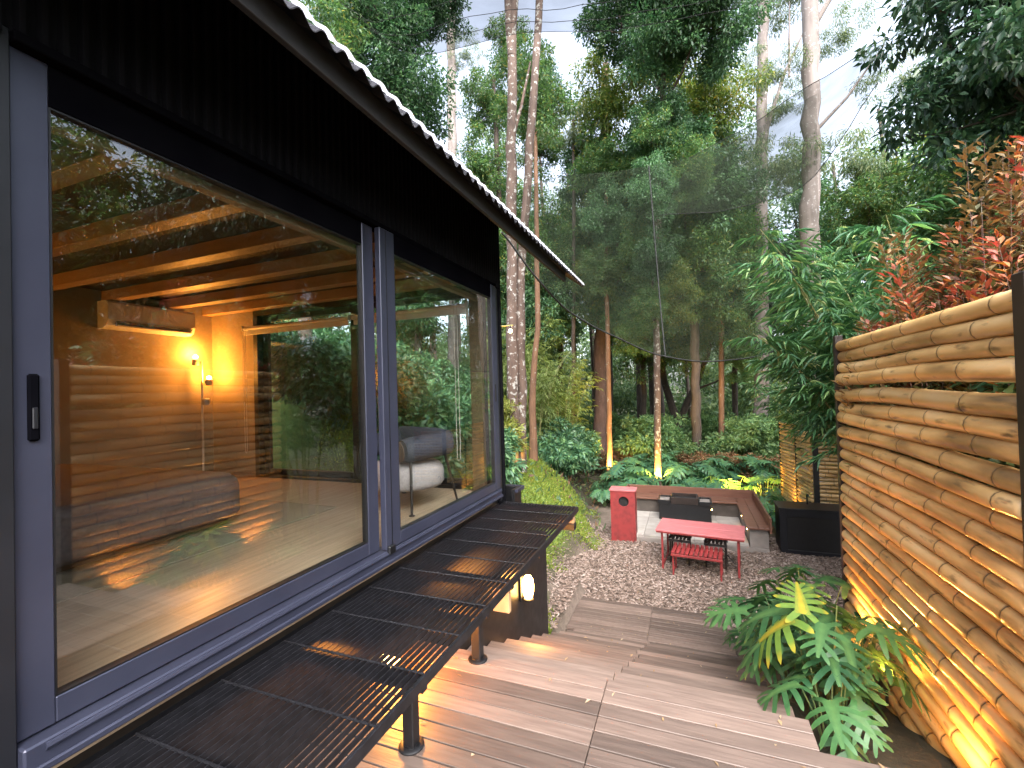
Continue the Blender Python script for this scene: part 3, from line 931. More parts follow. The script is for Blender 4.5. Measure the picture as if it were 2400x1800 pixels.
# black steel planter tray at the house end
tray = empty('steel_tray', (-2.3, 5.1, 1.9), 'black steel planter tray fixed to the cabin end wall', 'planter')
for a in ((-2.9, -1.86, 4.93, 4.97), (-1.90, -1.86, 4.75, 4.93), (-2.9, -2.86, 4.75, 4.93)):
    MB().box(*a, 1.88, 2.08, .003).build('side_panel', M['black'], tray)
MB().box(-2.86, -1.90, 4.75, 4.93, 1.88, 1.90).build('base', M['black'], tray)
MB().box(-2.92, -1.83, 4.975, 5.01, 2.05, 2.085, .003).box(-1.855, -1.82, 4.75, 4.974, 2.05, 2.085, .003).build('rim', M['alu'], tray)

# ------------------------------------------------------------------ steel grating walkway
gr = empty('grating_walkway', (-1.55, 2.6, 1.95), 'black steel bar grating walkway on posts along the cabin front', 'walkway')
GZ = 1.95
for k, xg in enumerate(np.linspace(-1.97, -1.135, 26)):
    MB().box(xg - .0027, xg + .0027, -.6, 4.70, GZ - .024, GZ).build('bar', M['grate'], gr)
yy = 4.40
while yy > -.5:
    MB().tube([(-1.98, yy, GZ - .004), (-1.135, yy, GZ - .004)], .0055, 6).build('cross_rod', M['grate'], gr)
    yy -= .333
MB().box(-1.132, -1.120, -.6, 4.72, GZ - .05, GZ + .002, .002).build('edge_bar', M['grate'], gr)
MB().box(-1.98, -1.133, 4.705, 4.72, GZ - .05, GZ + .002, .002).build('edge_bar', M['grate'], gr)
for yc in (1.10, 1.745, 2.44, 2.84, 3.45, 4.52):
    MB().box(-1.98, -1.14, yc - .02, yc + .02, GZ - .09, GZ - .030, .003).build('cross_beam', M['grate'], gr)
for yc in (4.62,):
    MB().box(-1.6, -1.14, yc - .03, yc + .06, GZ - .22, GZ - .15, .004).build('end_beam', M['black'], gr)
    MB().box(-1.34, -1.145, yc - .02, yc + .05, GZ - .149, GZ - .092, .003).build('packing_block', M['tan'], gr)
MB().box(-1.285, -1.165, 2.82, 2.86, 1.70, 1.858, .004).build('bracket', M['tan'], gr)
for xc, yc, zb in ((-1.22, 1.745, 1.6), (-1.22, 2.44, 1.6), (-1.22, .9, 1.6)):
    lg = MB().box(xc - .028, xc + .028, yc - .028, yc + .028, zb, GZ - .091, .004).build('post', M['black'], gr)
    MB().lathe((xc, yc, zb), [(.058, 0), (.058, .006), (.052, .010), (.034, .012), (.034, .018)], 20).build('flange', M['black'], lg)
for (x0, x1, y0_, y1_) in ((-1.89, -1.73, 3.19, 3.43), (-1.88, -1.74, 3.53, 3.82)):
    MB().box(x0, x1, y0_, y1_, 1.703, 1.76, .004).build('packing_block', M['tan'], gr)


# ------------------------------------------------------------------ lamps
def point(name, loc, parent, col, power, rad):
    d = bpy.data.lights.new(name, 'POINT'); d.energy = power; d.color = col; d.shadow_soft_size = rad
    o = bpy.data.objects.new(name, d); C.objects.link(o)
    if parent:
        o.parent = parent; o.location = Vector(loc) - WL[parent.name]
    else:
        o.location = loc
    return o


def spot(name, loc, aim, parent, col, power, size, blend=.6, rad=.03):
    d = bpy.data.lights.new(name, 'SPOT'); d.energy = power; d.color = col; d.shadow_soft_size = rad
    d.spot_size = math.radians(size); d.spot_blend = blend
    o = bpy.data.objects.new(name, d); C.objects.link(o)
    o.parent = parent; o.location = Vector(loc) - WL[parent.name]
    o.rotation_euler = (Vector(aim) - Vector(loc)).to_track_quat('-Z', 'Y').to_euler()
    return o


WARM = (1.0, 0.33, 0.04)
M['glow'] = emit('warm_lamp_glass', (1.0, 0.55, 0.16), 9)
M['bulb'] = emit('warm_bulb', (1.0, 0.55, 0.16), 20)


def wall_lamp(loc, label, power):
    x, y_, z = loc
    t = empty('wall_lamp', loc, label, 'wall lamp')
    MB().box(x, x + .018, y_ - .05, y_ + .05, z - .12, z + .10, .004).build('back_plate', M['black'], t)
    MB().lathe((x + .07, y_, z - .115), [(.02, 0), (.05, .004), (.05, .02), (.03, .024)], 18).build('holder', M['black'], t)
    MB().box(x + .018, x + .06, y_ - .012, y_ + .012, z - .112, z - .10).build('arm', M['black'], t)
    MB().lathe((x + .07, y_, z - .09), [(.034, 0), (.048, .05), (.052, .10), (.045, .16), (.028, .19), (.006, .20)], 18).build('glass_shade', M['glow'], t, smooth=180)
    point('lamp_light', (x + .15, y_, z + .02), t, WARM, power, .05)
    return t


wall_lamp((-1.455, 3.81, 1.44), 'glowing glass wall lamp on the dark plinth beside the steps', 5)
MB().box(-1.985, -1.70, .9, 2.60, 1.602, 1.86, .004).build('added_dark_box', M['black'], house)  # box added under the grating to hide the deck and keep it dark
wall_lamp((-1.698, 2.16, 1.73), 'warm wall lamp hidden beneath the black grating walkway', 12)
MB().box(-1.697, -1.42, 1.94, 2.38, 1.850, 1.858, .002).build('added_light_shield', M['black'], house)  # unseen plate added to keep lamplight off the grating above


# ------------------------------------------------------------------ interior
def floor_lamp(x, y_, label, heads, power):
    t = empty('floor_lamp', (x, y_, 2.12), label, 'floor lamp', 'bedside floor lamps')
    MB().lathe((x, y_, 2.12), [(.10, 0), (.12, .004), (.12, .022), (.10, .028), (.012, .032)], 28).build('base', M['lamp_white'], t)
    MB().cyl((x, y_, 2.15), (x, y_, 3.74), .013, seg=10).build('stem', M['lamp_white'], t)
    for hx, hy, hz, on in heads:
        h = MB().cyl((x, y_, hz), (x + hx * .6, y_ + hy * .6, hz), .006, seg=8) \
            .tube([(x + hx, y_ + hy, hz - .045), (x + hx, y_ + hy, hz - .03), (x + hx, y_ + hy, hz + .035), (x + hx, y_ + hy, hz + .05)], [.038, .045, .045, .03], 16).build('lamp_head', M['lamp_white'], t)
        if on:
            q = .062 if hz < 3.7 else .075
            MB().lathe((x + hx, y_ + hy, hz + q - .03), [(.006, 0), (.026, .012), (.03, .03), (.02, .05), (.005, .056)], 12).build('bulb', M['bulb'], h, smooth=180)
            point('lamp_light', (x + hx, y_ + hy, hz + q + .06), t, WARM, power, .035)
    return t


floor_lamp(-6.26, 4.24, 'lit white floor lamp in the corner under the air conditioner', ((-.05, -.05, 3.72, True), (.07, .05, 3.44, True), (.12, -.03, 3.17, False)), 7.5)
t2 = floor_lamp(-6.26, .62, 'lit floor lamp reflected in the end window, bedside lamp nearer the entrance', ((.05, .05, 3.44, True),), 8)
MB().box(-6.16, -6.05, 4.28, 4.34, 2.121, 2.15, .006).build('plug_adapter', M['white_plastic'])
tag(bpy.data.objects['plug_adapter'], 'small white plug adapter on the floor beside the lamp base', 'adapter')

ac = empty('air_conditioner', (-6.42, 3.63, 4.1), 'white split air conditioner high on the bedroom wall', 'air conditioner')
vs = []; prof = [(0, 4.07), (0, 4.39), (.17, 4.39), (.205, 4.36), (.21, 4.17), (.17, 4.10), (.10, 4.07)]
for yy in (3.14, 4.13):
    vs += [(-6.418 + a, yy, z) for a, z in prof]
k = len(prof)
fs = [tuple(range(k)), tuple(reversed(range(k, 2 * k)))] + [(i, i + k, (i + 1) % k + k, (i + 1) % k) for i in range(k)]
MB().poly(vs, fs).build('body', M['white_plastic'], ac, smooth=25)
MB().poly([(-6.418 + .176, 3.22, 4.098), (-6.418 + .213, 3.22, 4.155), (-6.418 + .213, 4.09, 4.155), (-6.418 + .176, 4.09, 4.098)], [(0, 1, 2, 3)]).build('outlet', M['slot'], ac)
MB().box(-6.418 + .186, -6.418 + .20, 3.24, 4.07, 4.10, 4.112).build('flap', M['white_plastic'], ac)

# bed: low mattress under a rounded bedspread
def rounded_slab(x0, x1, y0, y1, z0, z1, r, n=6):
    vs = []; fs = []
    rings = [(z0, 0.03), (z0 + .04, 0)]
    for i_ in range(n + 1):
        a = math.pi / 2 * i_ / n
        rings.append((z1 - r + r * math.sin(a), r * (1 - math.cos(a))))
    R2 = .30
    for z, inset in rings:
        for cxx, cyy, a0 in ((x1, y1, 0), (x0, y1, 90), (x0, y0, 180), (x1, y0, 270)):
            for q in range(7):
                a = math.radians(a0 + 90 * q / 6)
                sx = 1 if a0 in (0, 270) else -1; sy = 1 if a0 in (0, 90) else -1
                vs.append((cxx - sx * R2 + (R2 - inset) * math.cos(a), cyy - sy * R2 + (R2 - inset) * math.sin(a), z))
    m_ = 28
    for i_ in range(len(rings) - 1):
        for q in range(m_):
            a, b_ = i_ * m_ + q, i_ * m_ + (q + 1) % m_
            fs.append((a, b_, b_ + m_, a + m_))
    fs.append(tuple(range((len(rings) - 1) * m_, len(rings) * m_)))
    fs.append(tuple(reversed(range(m_))))
    return vs, fs


bed = empty('bed', (-5.0, 1.9, 2.12), 'low bed under a grey brown spread behind the sliding glass', 'bed')
vs, fs = rounded_slab(-6.38, -3.58, .75, 2.88, 2.20, 2.56, .13)
MB().poly(vs, fs).build('mattress', M['bed'], bed, smooth=60)
MB().box(-6.36, -3.75, .85, 2.75, 2.13, 2.20, .01).build('base', M['joist'], bed)
rug = MB().box(-6.0, -3.2, 1.0, 3.45, 2.122, 2.130, .003).build('rug', M['rug'])
tag(rug, 'flat tan rug under the bed on the pale floor', 'rug')

# armchair with navy bolsters and pale seat
ch = empty('armchair', (-2.55, 3.68, 2.12), 'armchair with navy bolster arms and pale seat behind the glass', 'armchair')
def bolster(p0, p1, r, n=4):
    p0, p1 = Vector(p0), Vector(p1)
    d = (p1 - p0); L_ = d.length; d.normalize()
    pts, rad = [], []
    for i_ in range(n + 1):
        a = math.pi / 2 * i_ / n
        pts.append(p0 + d * (.03 * (1 - math.sin(a)) + 0)); rad.append(r * (.86 + .14 * math.sin(a)))
    for i_ in range(1, 5): pts.append(p0 + d * (.03 + (L_ - .06) * i_ / 5)); rad.append(r)
    for i_ in range(n + 1):
        a = math.pi / 2 * i_ / n
        pts.append(p1 - d * (.03 * (1 - math.sin(a)) * -0 + .03 * (1 - math.sin(a)))) ; rad.append(r * (.86 + .14 * math.cos(a)))
    q = [pts[0]]; qr = [rad[0]]
    for p, rr in zip(pts[1:], rad[1:]):
        if (p - q[-1]).dot(d) > 1e-4:
            q.append(p); qr.append(rr)
    return q, qr
q, qr = bolster((-2.43, 3.40, 2.68), (-2.19, 3.86, 2.72), .115)
MB().tube(q, qr, 20).build('arm_bolster', M['navy'], ch, smooth=50)
q, qr = bolster((-2.22, 3.92, 2.74), (-2.95, 4.16, 2.74), .11)
MB().tube(q, qr, 20).build('back_bolster', M['navy'], ch, smooth=50)
q, qr = bolster((-3.02, 3.64, 2.68), (-2.93, 4.10, 2.72), .11)
MB().tube(q, qr, 20).build('arm_bolster', M['navy'], ch, smooth=50)
dd = (Vector((-2.43, 3.40, 2.68)) - Vector((-2.19, 3.86, 2.72))).normalized()
MB().tube([Vector((-2.43, 3.40, 2.68)) + dd * .001, Vector((-2.43, 3.40, 2.68)) + dd * .006], [.096, .092], 20).build('bolster_end', M['brown_leather'], ch)
vs, fs = rounded_slab(-.36, .36, -.34, .34, 0, .24, .11)
mt = Matrix.Translation((-2.60, 3.74, 2.31)) @ Matrix.Rotation(math.radians(-20), 4, 'Z')
MB(mt).poly(vs, fs).build('seat', M['cushion'], ch, smooth=60)
for (ax, ay, bx_, by) in ((-2.38, 3.50, -2.30, 3.38), (-2.22, 3.84, -2.16, 3.96), (-2.96, 3.70, -3.03, 3.64), (-2.86, 4.06, -2.92, 4.15)):
    lg = MB().cyl((ax, ay, 2.62), (bx_, by, 2.13), .014, .011, 10).build('leg', M['leg_brown'], ch)
    MB().lathe((bx_, by, 2.12), [(.026, 0), (.028, .006), (.012, .014)], 14).build('foot', M['leg_brown'], lg)

# roller blinds with bead chains
def blind(y_, x0, x1, z, label, cord_x, zb):
    t = empty('roller_blind', ((x0 + x1) / 2, y_, z), label, 'roller blind', 'roller blinds inside the cabin')
    MB().tube([(x0, y_, z), (x1, y_, z)], .026, 14).build('roll', M['white_plastic'], t)
    MB().box(x0, x1, y_ - .006, y_ + .006, z - .09, z - .028, .003).build('hem', M['white_plastic'], t)
    MB().box(x0 - .012, x0 - .001, y_ - .03, y_ + .03, z - .03, z + .04).build('bracket', M['white_plastic'], t)
    MB().box(x1 + .001, x1 + .012, y_ - .03, y_ + .03, z - .03, z + .04).build('bracket', M['white_plastic'], t)
    pts = [(cord_x - .02, y_ - .03, z - .01)] + [(cord_x - .02, y_ - .03, z - .01 + (zb + .03 - z) * i_ / 8) for i_ in range(1, 9)]
    pts += [(cord_x, y_ - .03, zb)]
    pts += [(cord_x + .02, y_ - .03, zb + .03 + (z - zb - .03) * i_ / 8) for i_ in range(0, 9)]
    MB().tube(pts, .0035, 5).build('bead_chain', M['rope'], t)
    return t
blind(4.42, -5.66, -3.86, 4.155, 'white rolled blind above the end window, over the left window half', -5.62, 2.46)
blind(4.42, -3.78, -2.24, 4.155, 'rolled blind above the end window half behind the armchair', -2.36, 2.45)

# ------------------------------------------------------------------ bamboo
def bamboo_mesh(name, L_, r, seg=12, node=.36, seed=0, closed=True):
    """one culm along +Y with swollen joints"""
    rr = random.Random(seed)
    prof = [(0.0, r * .72, 0), (.004, r * .9, 0), (.02, r, 0)]
    yv = rr.uniform(.12, node)
    while yv < L_ - .06:
        prof += [(yv - .03, r * .985, 0), (yv - .008, r * 1.05, 0), (yv - .002, r * 1.0, .9), (yv + .002, r * .99, 1), (yv + .009, r * 1.045, .1), (yv + .035, r, 0)]
        yv += node * rr.uniform(.8, 1.25)
    prof += [(L_ - .02, r, 0), (L_ - .004, r * .9, 0), (L_, r * .72, 0)]
    b1, b2 = rr.uniform(-.012, .012), rr.uniform(-.012, .012)
    ph = rr.uniform(0, 6)
    vs = []; ring = []; fs = []
    for yv, rad, dk in prof:
        u = yv / L_
        ox = b1 * math.sin(math.pi * u + ph); oz = b2 * math.sin(math.pi * 2 * u + ph)
        for k in range(seg):
            a = 2 * math.pi * k / seg
            vs.append((ox + rad * math.cos(a), yv, oz + rad * math.sin(a))); ring.append(dk)
    for i_ in range(len(prof) - 1):
        for k in range(seg):
            a, b_ = i_ * seg + k, i_ * seg + (k + 1) % seg
            fs.append((a, a + seg, b_ + seg, b_))
    fs.append(tuple(range(seg))); fs.append(tuple(reversed(range((len(prof) - 1) * seg, len(prof) * seg))))
    return raw_mesh(name, np.array(vs), fs, M['bamboo'], 50, {'ring': ring})


fence = empty('bamboo_fence', (1.22, 3.5, .8), 'tall fence of stacked tan bamboo poles between dark posts along the steps', 'fence')
zc = 3.51
k = 0
while zc > .78:
    r_ = R.uniform(.045, .056)
    zc_ = zc
    o = link_mesh('bamboo_pole', bamboo_mesh('bamboo_pole', 2.275, r_, 14, .40, 100 + k), fence, (1.24 + R.uniform(-.008, .008), 2.35, zc_))
    o.rotation_euler.x = R.uniform(-.0025, .0025)
    o.rotation_euler.y = R.uniform(0, 6.28)
    o.rotation_euler.y = 0
    zc -= r_ * 2 - .003 + (.04 if k == 3 else 0) + R.uniform(0, .003)
    k += 1
MB().box(1.20, 1.26, 4.635, 4.70, .55, 3.60, .004).build('post', M['leg_brown'], fence)
MB().box(1.19, 1.30, 2.27, 2.345, 1.1, 3.60, .004).build('post', M['leg_brown'], fence)

screen = empty('bamboo_screen', (2.4, 11.8, 0), 'folded bamboo pole screen with dark post behind the black washstand', 'fence')
pm = [bamboo_mesh('screen_pole', 1.0, .038, 8, .30, 300 + i) for i in range(4)]
def screen_panel(p0, p1, z0, z1):
    p0, p1 = Vector((*p0, 0)), Vector((*p1, 0))
    d = p1 - p0; a = math.atan2(-d.x, d.y)
    z = z1; i_ = 0
    while z > z0:
        o = link_mesh('bamboo_pole', pm[R.randrange(4)], screen, (p0.x, p0.y, z))
        o.rotation_euler = (R.uniform(-.012, .012), 0, a); o.scale = (1, d.length, R.uniform(.92, 1.06))
        z -= .082; i_ += 1
screen_panel((2.38, 11.02), (2.27, 11.88), .12, 2.12)
screen_panel((2.25, 11.96), (2.12, 12.86), .12, 2.22)
screen_panel((2.48, 10.98), (3.3, 10.84), .12, 2.10)
for px, py, hh_ in ((2.43, 10.99, 2.18), (2.26, 11.92, 2.2), (2.11, 12.90, 2.26)):
    w_ = .05 if py < 11.5 else .02
    MB().box(px - w_, px + w_, py - w_ * .6, py + w_ * .6, 0, hh_, .004).build('post', M['black'], screen)

# ------------------------------------------------------------------ fire pit seating
pit = empty('pit_seating', (-.1, 10.8, 0), 'sunken style corner bench of red brown boards on a paved pit floor', 'seating')
for ix in range(5):
    for iy in range(4):
        x0 = -1.42 + ix * .485; y0_ = 9.66 + iy * .47
        if x0 + .48 > 1.0: continue
        piece('paving_slab', (.478, .463, .05), M['tile'], pit, (x0 + .24, y0_ + .235, .125 + R.uniform(-.001, .001)))
MB().box(-1.45, 1.34, 9.63, 11.5, 0.0, .098, .005).build('slab', M['concrete'], pit)
MB().box(-1.45, 1.36, 11.54, 12.02, 0.0, .455, .005).build('bench_wall', M['pit_wall_shaded'], pit)
MB().box(1.02, 1.34, 9.66, 11.538, .10, .455, .005).build('bench_wall', M['concrete'], pit)
for a in ((-1.5, 1.0, 11.48, 11.74), (-1.5, 1.0, 11.745, 12.0)):
    MB().box(*a, .458, .50, .006).build('seat_board', M['bench_brown'], pit)
for a in ((.97, 1.16), (1.165, 1.345)):
    MB().box(*a, 9.56, 12.0, .458, .50, .006).build('seat_board', M['bench_brown'], pit)
MB().box(-1.5, 1.385, 12.002, 12.04, .40, .69, .006).build('back_board', M['bench_brown'], pit)
MB().box(1.348, 1.386, 9.56, 12.0, .40, .69, .006).build('back_board', M['bench_brown'], pit)
MB().box(-1.54, -1.502, 11.48, 12.04, .40, .69, .006).build('back_board', M['bench_brown'], pit)
M['led'] = emit('small_led', (1.0, 0.55, .15), 30)
for p in ((1.012, 10.9, .36), (1.012, 10.0, .34), (.42, 10.93, .44)):
    MB().lathe((p[0], p[1], p[2]), [(.008, -.008), (.014, 0), (.008, .008)], 8).build('step_light', M['led'], pit)

fp = empty('fire_pit', (-.15, 11.15, .15), 'black fire pit box with raised fire tray and two side trays', 'fire pit')
MB().box(-.70, .41, 10.93, 11.40, .152, .52, .006).build('body', M['black'], fp)
def tray_rim(x0, x1, y0, y1, z0, z1, th, nm, mat):
    MB().box(x0, x1, y0, y0 + th, z0, z1, .003).box(x0, x1, y1 - th, y1, z0, z1, .003) \
        .box(x0, x0 + th, y0 + th, y1 - th, z0, z1, .003).box(x1 - th, x1, y0 + th, y1 - th, z0, z1, .003).build(nm, mat, fp)
tray_rim(-.72, -.44, 10.90, 11.42, .521, .60, .03, 'side_tray', M['black'])
tray_rim(.15, .43, 10.90, 11.42, .521, .60, .03, 'side_tray', M['black'])
tray_rim(-.43, .14, 10.92, 11.40, .521, .67, .03, 'fire_tray', M['leg_brown'])
MB().box(-.69, -.47, 10.93, 11.39, .5215, .56).build('tray_surface', M['concrete'], fp)
MB().box(.18, .40, 10.93, 11.39, .5215, .56).build('tray_surface', M['concrete'], fp)
MB().box(-.40, .11, 10.95, 11.37, .5215, .60).build('ember_bed', M['slot'], fp)

# red cabinet with round hole
cab = empty('red_cabinet', (-1.32, 9.7, 0), 'tall red box with round dark hole beside the pit paving', 'cabinet')
segs = 28
hz, hy, hr = .84, 9.545, .105
vs = []; fs = []
x0, x1, z0, z1 = -1.58, -1.08, .01, 1.05
cxh = -1.31
outer = []
for i_ in range(segs):
    a = 2 * math.pi * i_ / segs
    ca, sa = math.cos(a), math.sin(a)
    t_ = min((x1 - cxh) / ca if ca > 1e-6 else 1e9, (x0 - cxh) / ca if ca < -1e-6 else 1e9,
             (z1 - hz) / sa if sa > 1e-6 else 1e9, (z0 - hz) / sa if sa < -1e-6 else 1e9)
    vs.append((cxh + hr * ca, hy, hz + hr * sa)); outer.append((cxh + t_ * ca, hy, hz + t_ * sa))
vs += outer
for i_ in range(segs):
    j = (i_ + 1) % segs
    fs.append((i_, segs + i_, segs + j, j))
for cxx, czz in ((x0, z0), (x1, z0), (x1, z1), (x0, z1)):
    k0 = len(vs); vs.append((cxx, hy, czz))
    ds = sorted(range(segs), key=lambda q: (outer[q][0] - cxx) ** 2 + (outer[q][2] - czz) ** 2)[:2]
    fs.append((k0, segs + ds[0], segs + ds[1]))
k0 = len(vs)
for i_ in range(segs):
    vs.append((vs[i_][0], hy + .03, vs[i_][2]))
for i_ in range(segs):
    j = (i_ + 1) % segs
    fs.append((i_, j, k0 + j, k0 + i_))
MB().poly(vs, fs).build('front_panel', M['red'], cab, smooth=40)
MB().box(-1.58, -1.56, 9.546, 9.86, .01, 1.05, .002).box(-1.10, -1.08, 9.546, 9.86, .01, 1.05, .002).build('side_panel', M['red'], cab)
MB().box(-1.56, -1.10, 9.84, 9.86, .01, 1.05).build('back_panel', M['red'], cab)
MB().box(-1.60, -1.06, 9.53, 9.88, 1.052, 1.085, .004).build('top', M['pinkred'], cab)
MB().box(-1.555, -1.105, 9.60, 9.61, .3, 1.04).build('inner_panel', M['slot'], cab)

# red table
tb = empty('picnic_table', (.13, 8.6, 0), 'narrow pink red table on thin red legs in the mulch yard', 'table')
TA = math.radians(-6)
mt = rotz((.13, 8.6, 0), TA)
for j in range(2):
    MB(mt).box(-.70, .70, -.385 + j * .3865, -.0015 + j * .3865, .672, .70, .004).build('top_board', M['pinkred'], tb)
MB(mt).box(-.69, .69, -.375, .375, .645, .671, .003).build('apron', M['red'], tb)
for sx in (-1, 1):
    for sy in (-1, 1):
        MB(mt).box(sx * .60 - .017, sx * .60 + .017, sy * .31 - .017, sy * .31 + .017, 0, .645, .003).build('leg', M['red'], tb)
    MB(mt).box(sx * .60 - .012, sx * .60 + .012, -.293, .293, .06, .085, .002).build('stretcher', M['red'], tb)
    MB(mt).cyl((sx * .55, 0, .12), (sx * .12, 0, .645), .008, seg=8).build('brace', M['leg_brown'], tb)
MB(mt).cyl((-.60, 0, .10), (.60, 0, .10), .008, seg=8).build('tie_rod', M['leg_brown'], tb)

# slatted seats: one red bench, two dark folding stools
def slat_seat(name, label, cat, c0, w, d, h, n, mat, legmat, ang, group=None):
    t = empty(name, c0, label, cat, group)
    m_ = rotz(c0, ang)
    sw = w / n
    for i_ in range(n):
        x0 = -w / 2 + i_ * sw
        vs_ = MB(m_)
        # slat with a turned-up rounded rear end
        vs_.tube([(x0 + sw * .42, -d / 2, h), (x0 + sw * .42, -d / 2 + .02, h + .006), (x0 + sw * .42, d / 2 - .05, h + .006), (x0 + sw * .42, d / 2 - .01, h + .03), (x0 + sw * .42, d / 2, h + .06)],
                 [sw * .34, sw * .40, sw * .40, sw * .40, sw * .30], 8, flat=.45)
        vs_.build('slat', mat, t, smooth=40)
    MB(m_).box(-w / 2, w / 2, -d / 2 - .012, -d / 2 + .012, h - .05, h - .012, .003).build('front_rail', mat, t)
    MB(m_).box(-w / 2, w / 2, d / 2 - .05, d / 2 - .025, h - .05, h - .012, .003).build('rear_rail', mat, t)
    for sx in (-1, 1):
        for sy in (-1, 1):
            MB(m_).box(sx * (w / 2 - .03) - .014, sx * (w / 2 - .03) + .014, sy * (d / 2 - .04) - .014, sy * (d / 2 - .04) + .014, 0, h - .05, .002).build('leg', legmat, t)
        MB(m_).box(sx * (w / 2 - .03) - .009, sx * (w / 2 - .03) + .009, -d / 2 + .055, d / 2 - .055, .05, .07, .002).build('stretcher', legmat, t)
    return t
slat_seat('slatted_bench', 'low red slatted bench tucked before the pink table', 'bench', (.065, 8.25, 0), .80, .40, .385, 11, M['red'], M['red'], TA)
slat_seat('slatted_stool', 'dark slatted stool under the table, nearer the red cabinet', 'stool', (-.21, 8.74, 0), .37, .32, .47, 6, M['darkgrey'], M['leg_brown'], TA, 'dark stools under the table')
slat_seat('slatted_stool', 'dark slatted stool under the table, nearer the black washstand', 'stool', (.38, 8.68, 0), .37, .32, .47, 6, M['darkgrey'], M['leg_brown'], TA, 'dark stools under the table')

# black washstand
ws = empty('washstand', (2.1, 9.95, 0), 'black steel washstand box with tap behind the bamboo fence end', 'washstand')
MB().box(1.55, 2.75, 9.78, 10.3, .01, .83, .006).build('body', M['black'], ws)
MB().box(1.54, 1.66, 9.735, 9.778, .01, .85, .004).box(2.60, 2.76, 9.735, 9.778, .01, .85, .004).box(1.66, 2.60, 9.735, 9.778, .70, .85, .004).box(1.66, 2.60, 9.735, 9.778, .01, .08, .004).build('front_frame', M['alu_dark'], ws)
MB().box(1.53, 2.78, 9.72, 10.32, .832, .86, .004).build('top', M['alu_dark'], ws)
tp = MB().tube([(2.08, 10.15, .86), (2.08, 10.15, 1.02), (2.08, 10.12, 1.06), (2.08, 10.05, 1.06), (2.08, 10.02, 1.02)], .014, 10).build('tap', M['chrome'], ws)
MB().box(2.10, 2.15, 10.14, 10.16, .90, .915, .003).build('tap_lever', M['chrome'], tp)

# garden lamp on a pole beside the bank
gl = empty('garden_lamp', (-2.97, 7.0, 1.1), 'thin pale pole with short arm and small glowing bulb beside the lichen trunk', 'lamp')
MB().cyl((-2.97, 7.0, .9), (-2.97, 7.0, 5.4), .02, .016, 10).build('pole', M['lime'], gl)
MB().cyl((-2.97, 7.0, 4.30), (-2.68, 7.0, 4.30), .011, seg=8).build('arm', M['lime'], gl)
MB().cyl((-2.73, 7.0, 4.30), (-2.73, 7.0, 4.235), .012, seg=8).build('socket', M['black'], gl)
MB().lathe((-2.73, 7.0, 4.175), [(.008, 0), (.026, .015), (.03, .035), (.018, .058), (.01, .062)], 12).build('bulb', M['bulb'], gl, smooth=180)
point('lamp_light', (-2.73, 7.0, 4.14), gl, WARM, 4, .03)

# small uplights
UP = (1.0, 0.58, 0.10)
def uplight(loc, aim, label, power, size=80, col=UP):
    t = empty('garden_spotlight', loc, label, 'spotlight', 'garden spotlights')
    x, y_, z = loc
    MB().cyl((x, y_, z - .16), (x, y_, z - .02), .008, seg=6).build('spike', M['black'], t)
    d = (Vector(aim) - Vector(loc)).normalized()
    MB().tube([Vector(loc) - d * .08, Vector(loc) - d * .06, Vector(loc) - d * .005, Vector(loc) + d * .005], [.02, .032, .036, .034], 12).build('housing', M['black'], t)
    MB().tube([Vector(loc) - d * .004, Vector(loc) + d * .001], [.028, .028], 12).build('lens', M['glow'], t)
    spot('lamp_light', Vector(loc) + d * .02, aim, t, col, power, size)
    return t


# ------------------------------------------------------------------ foliage meshes (shared by copies)
def clump_centres(n_, rad, bias=.55):
    u = rnd_dir(n_); r_ = rng.uniform(size=(n_, 1)) ** bias
    return u * r_ * np.array(rad)


def crown_mesh(name, rad, nclump, nleaf, L, W, mat, cr=(.22, .42), droop=.35, out=.7, flat=.65, tipz=None):
    cs = clump_centres(nclump, rad)
    R0 = np.mean(rad)
    crs = rng.uniform(cr[0], cr[1], nclump) * R0
    w = crs ** 2; w /= w.sum()
    idx = rng.choice(nclump, nleaf, p=w)
    g_ = rnd_dir(nleaf) * (rng.uniform(size=(nleaf, 1)) ** .45)
    off = g_ * crs[idx][:, None] * np.array([1, 1, flat])
    P = cs[idx] + off
    D = nrm(off) * out + rng.normal(0, .55, (nleaf, 3)) + np.array([0, 0, -droop])
    N = rng.normal(0, .55, (nleaf, 3)) + np.array([0, 0, 1.0])
    Ls = rng.uniform(.65, 1.25, nleaf) * L
    tip = None
    if tipz is not None:
        tip = np.clip((P[:, 2] - tipz[0]) / (tipz[1] - tipz[0]) + rng.normal(0, .25, nleaf), 0, 1)
    me = leaf_cloud(name, P, D, N, Ls, Ls * (W / L), mat, tip=tip)
    tw = MB()
    root = Vector((0, 0, -rad[2] * .35))
    for c_ in cs[::4]:
        c_ = Vector(c_)
        mid = root.lerp(c_, .55) + Vector((R.uniform(-.1, .1), R.uniform(-.1, .1), -.05)) * R0
        tw.tube([root, mid, c_], [.014 * R0, .009 * R0, .003 * R0], 5, caps=False)
    twm = raw_mesh(name + '_twigs', np.array(tw.v), tw.f, M['bark_dark'], 60)
    return me, twm


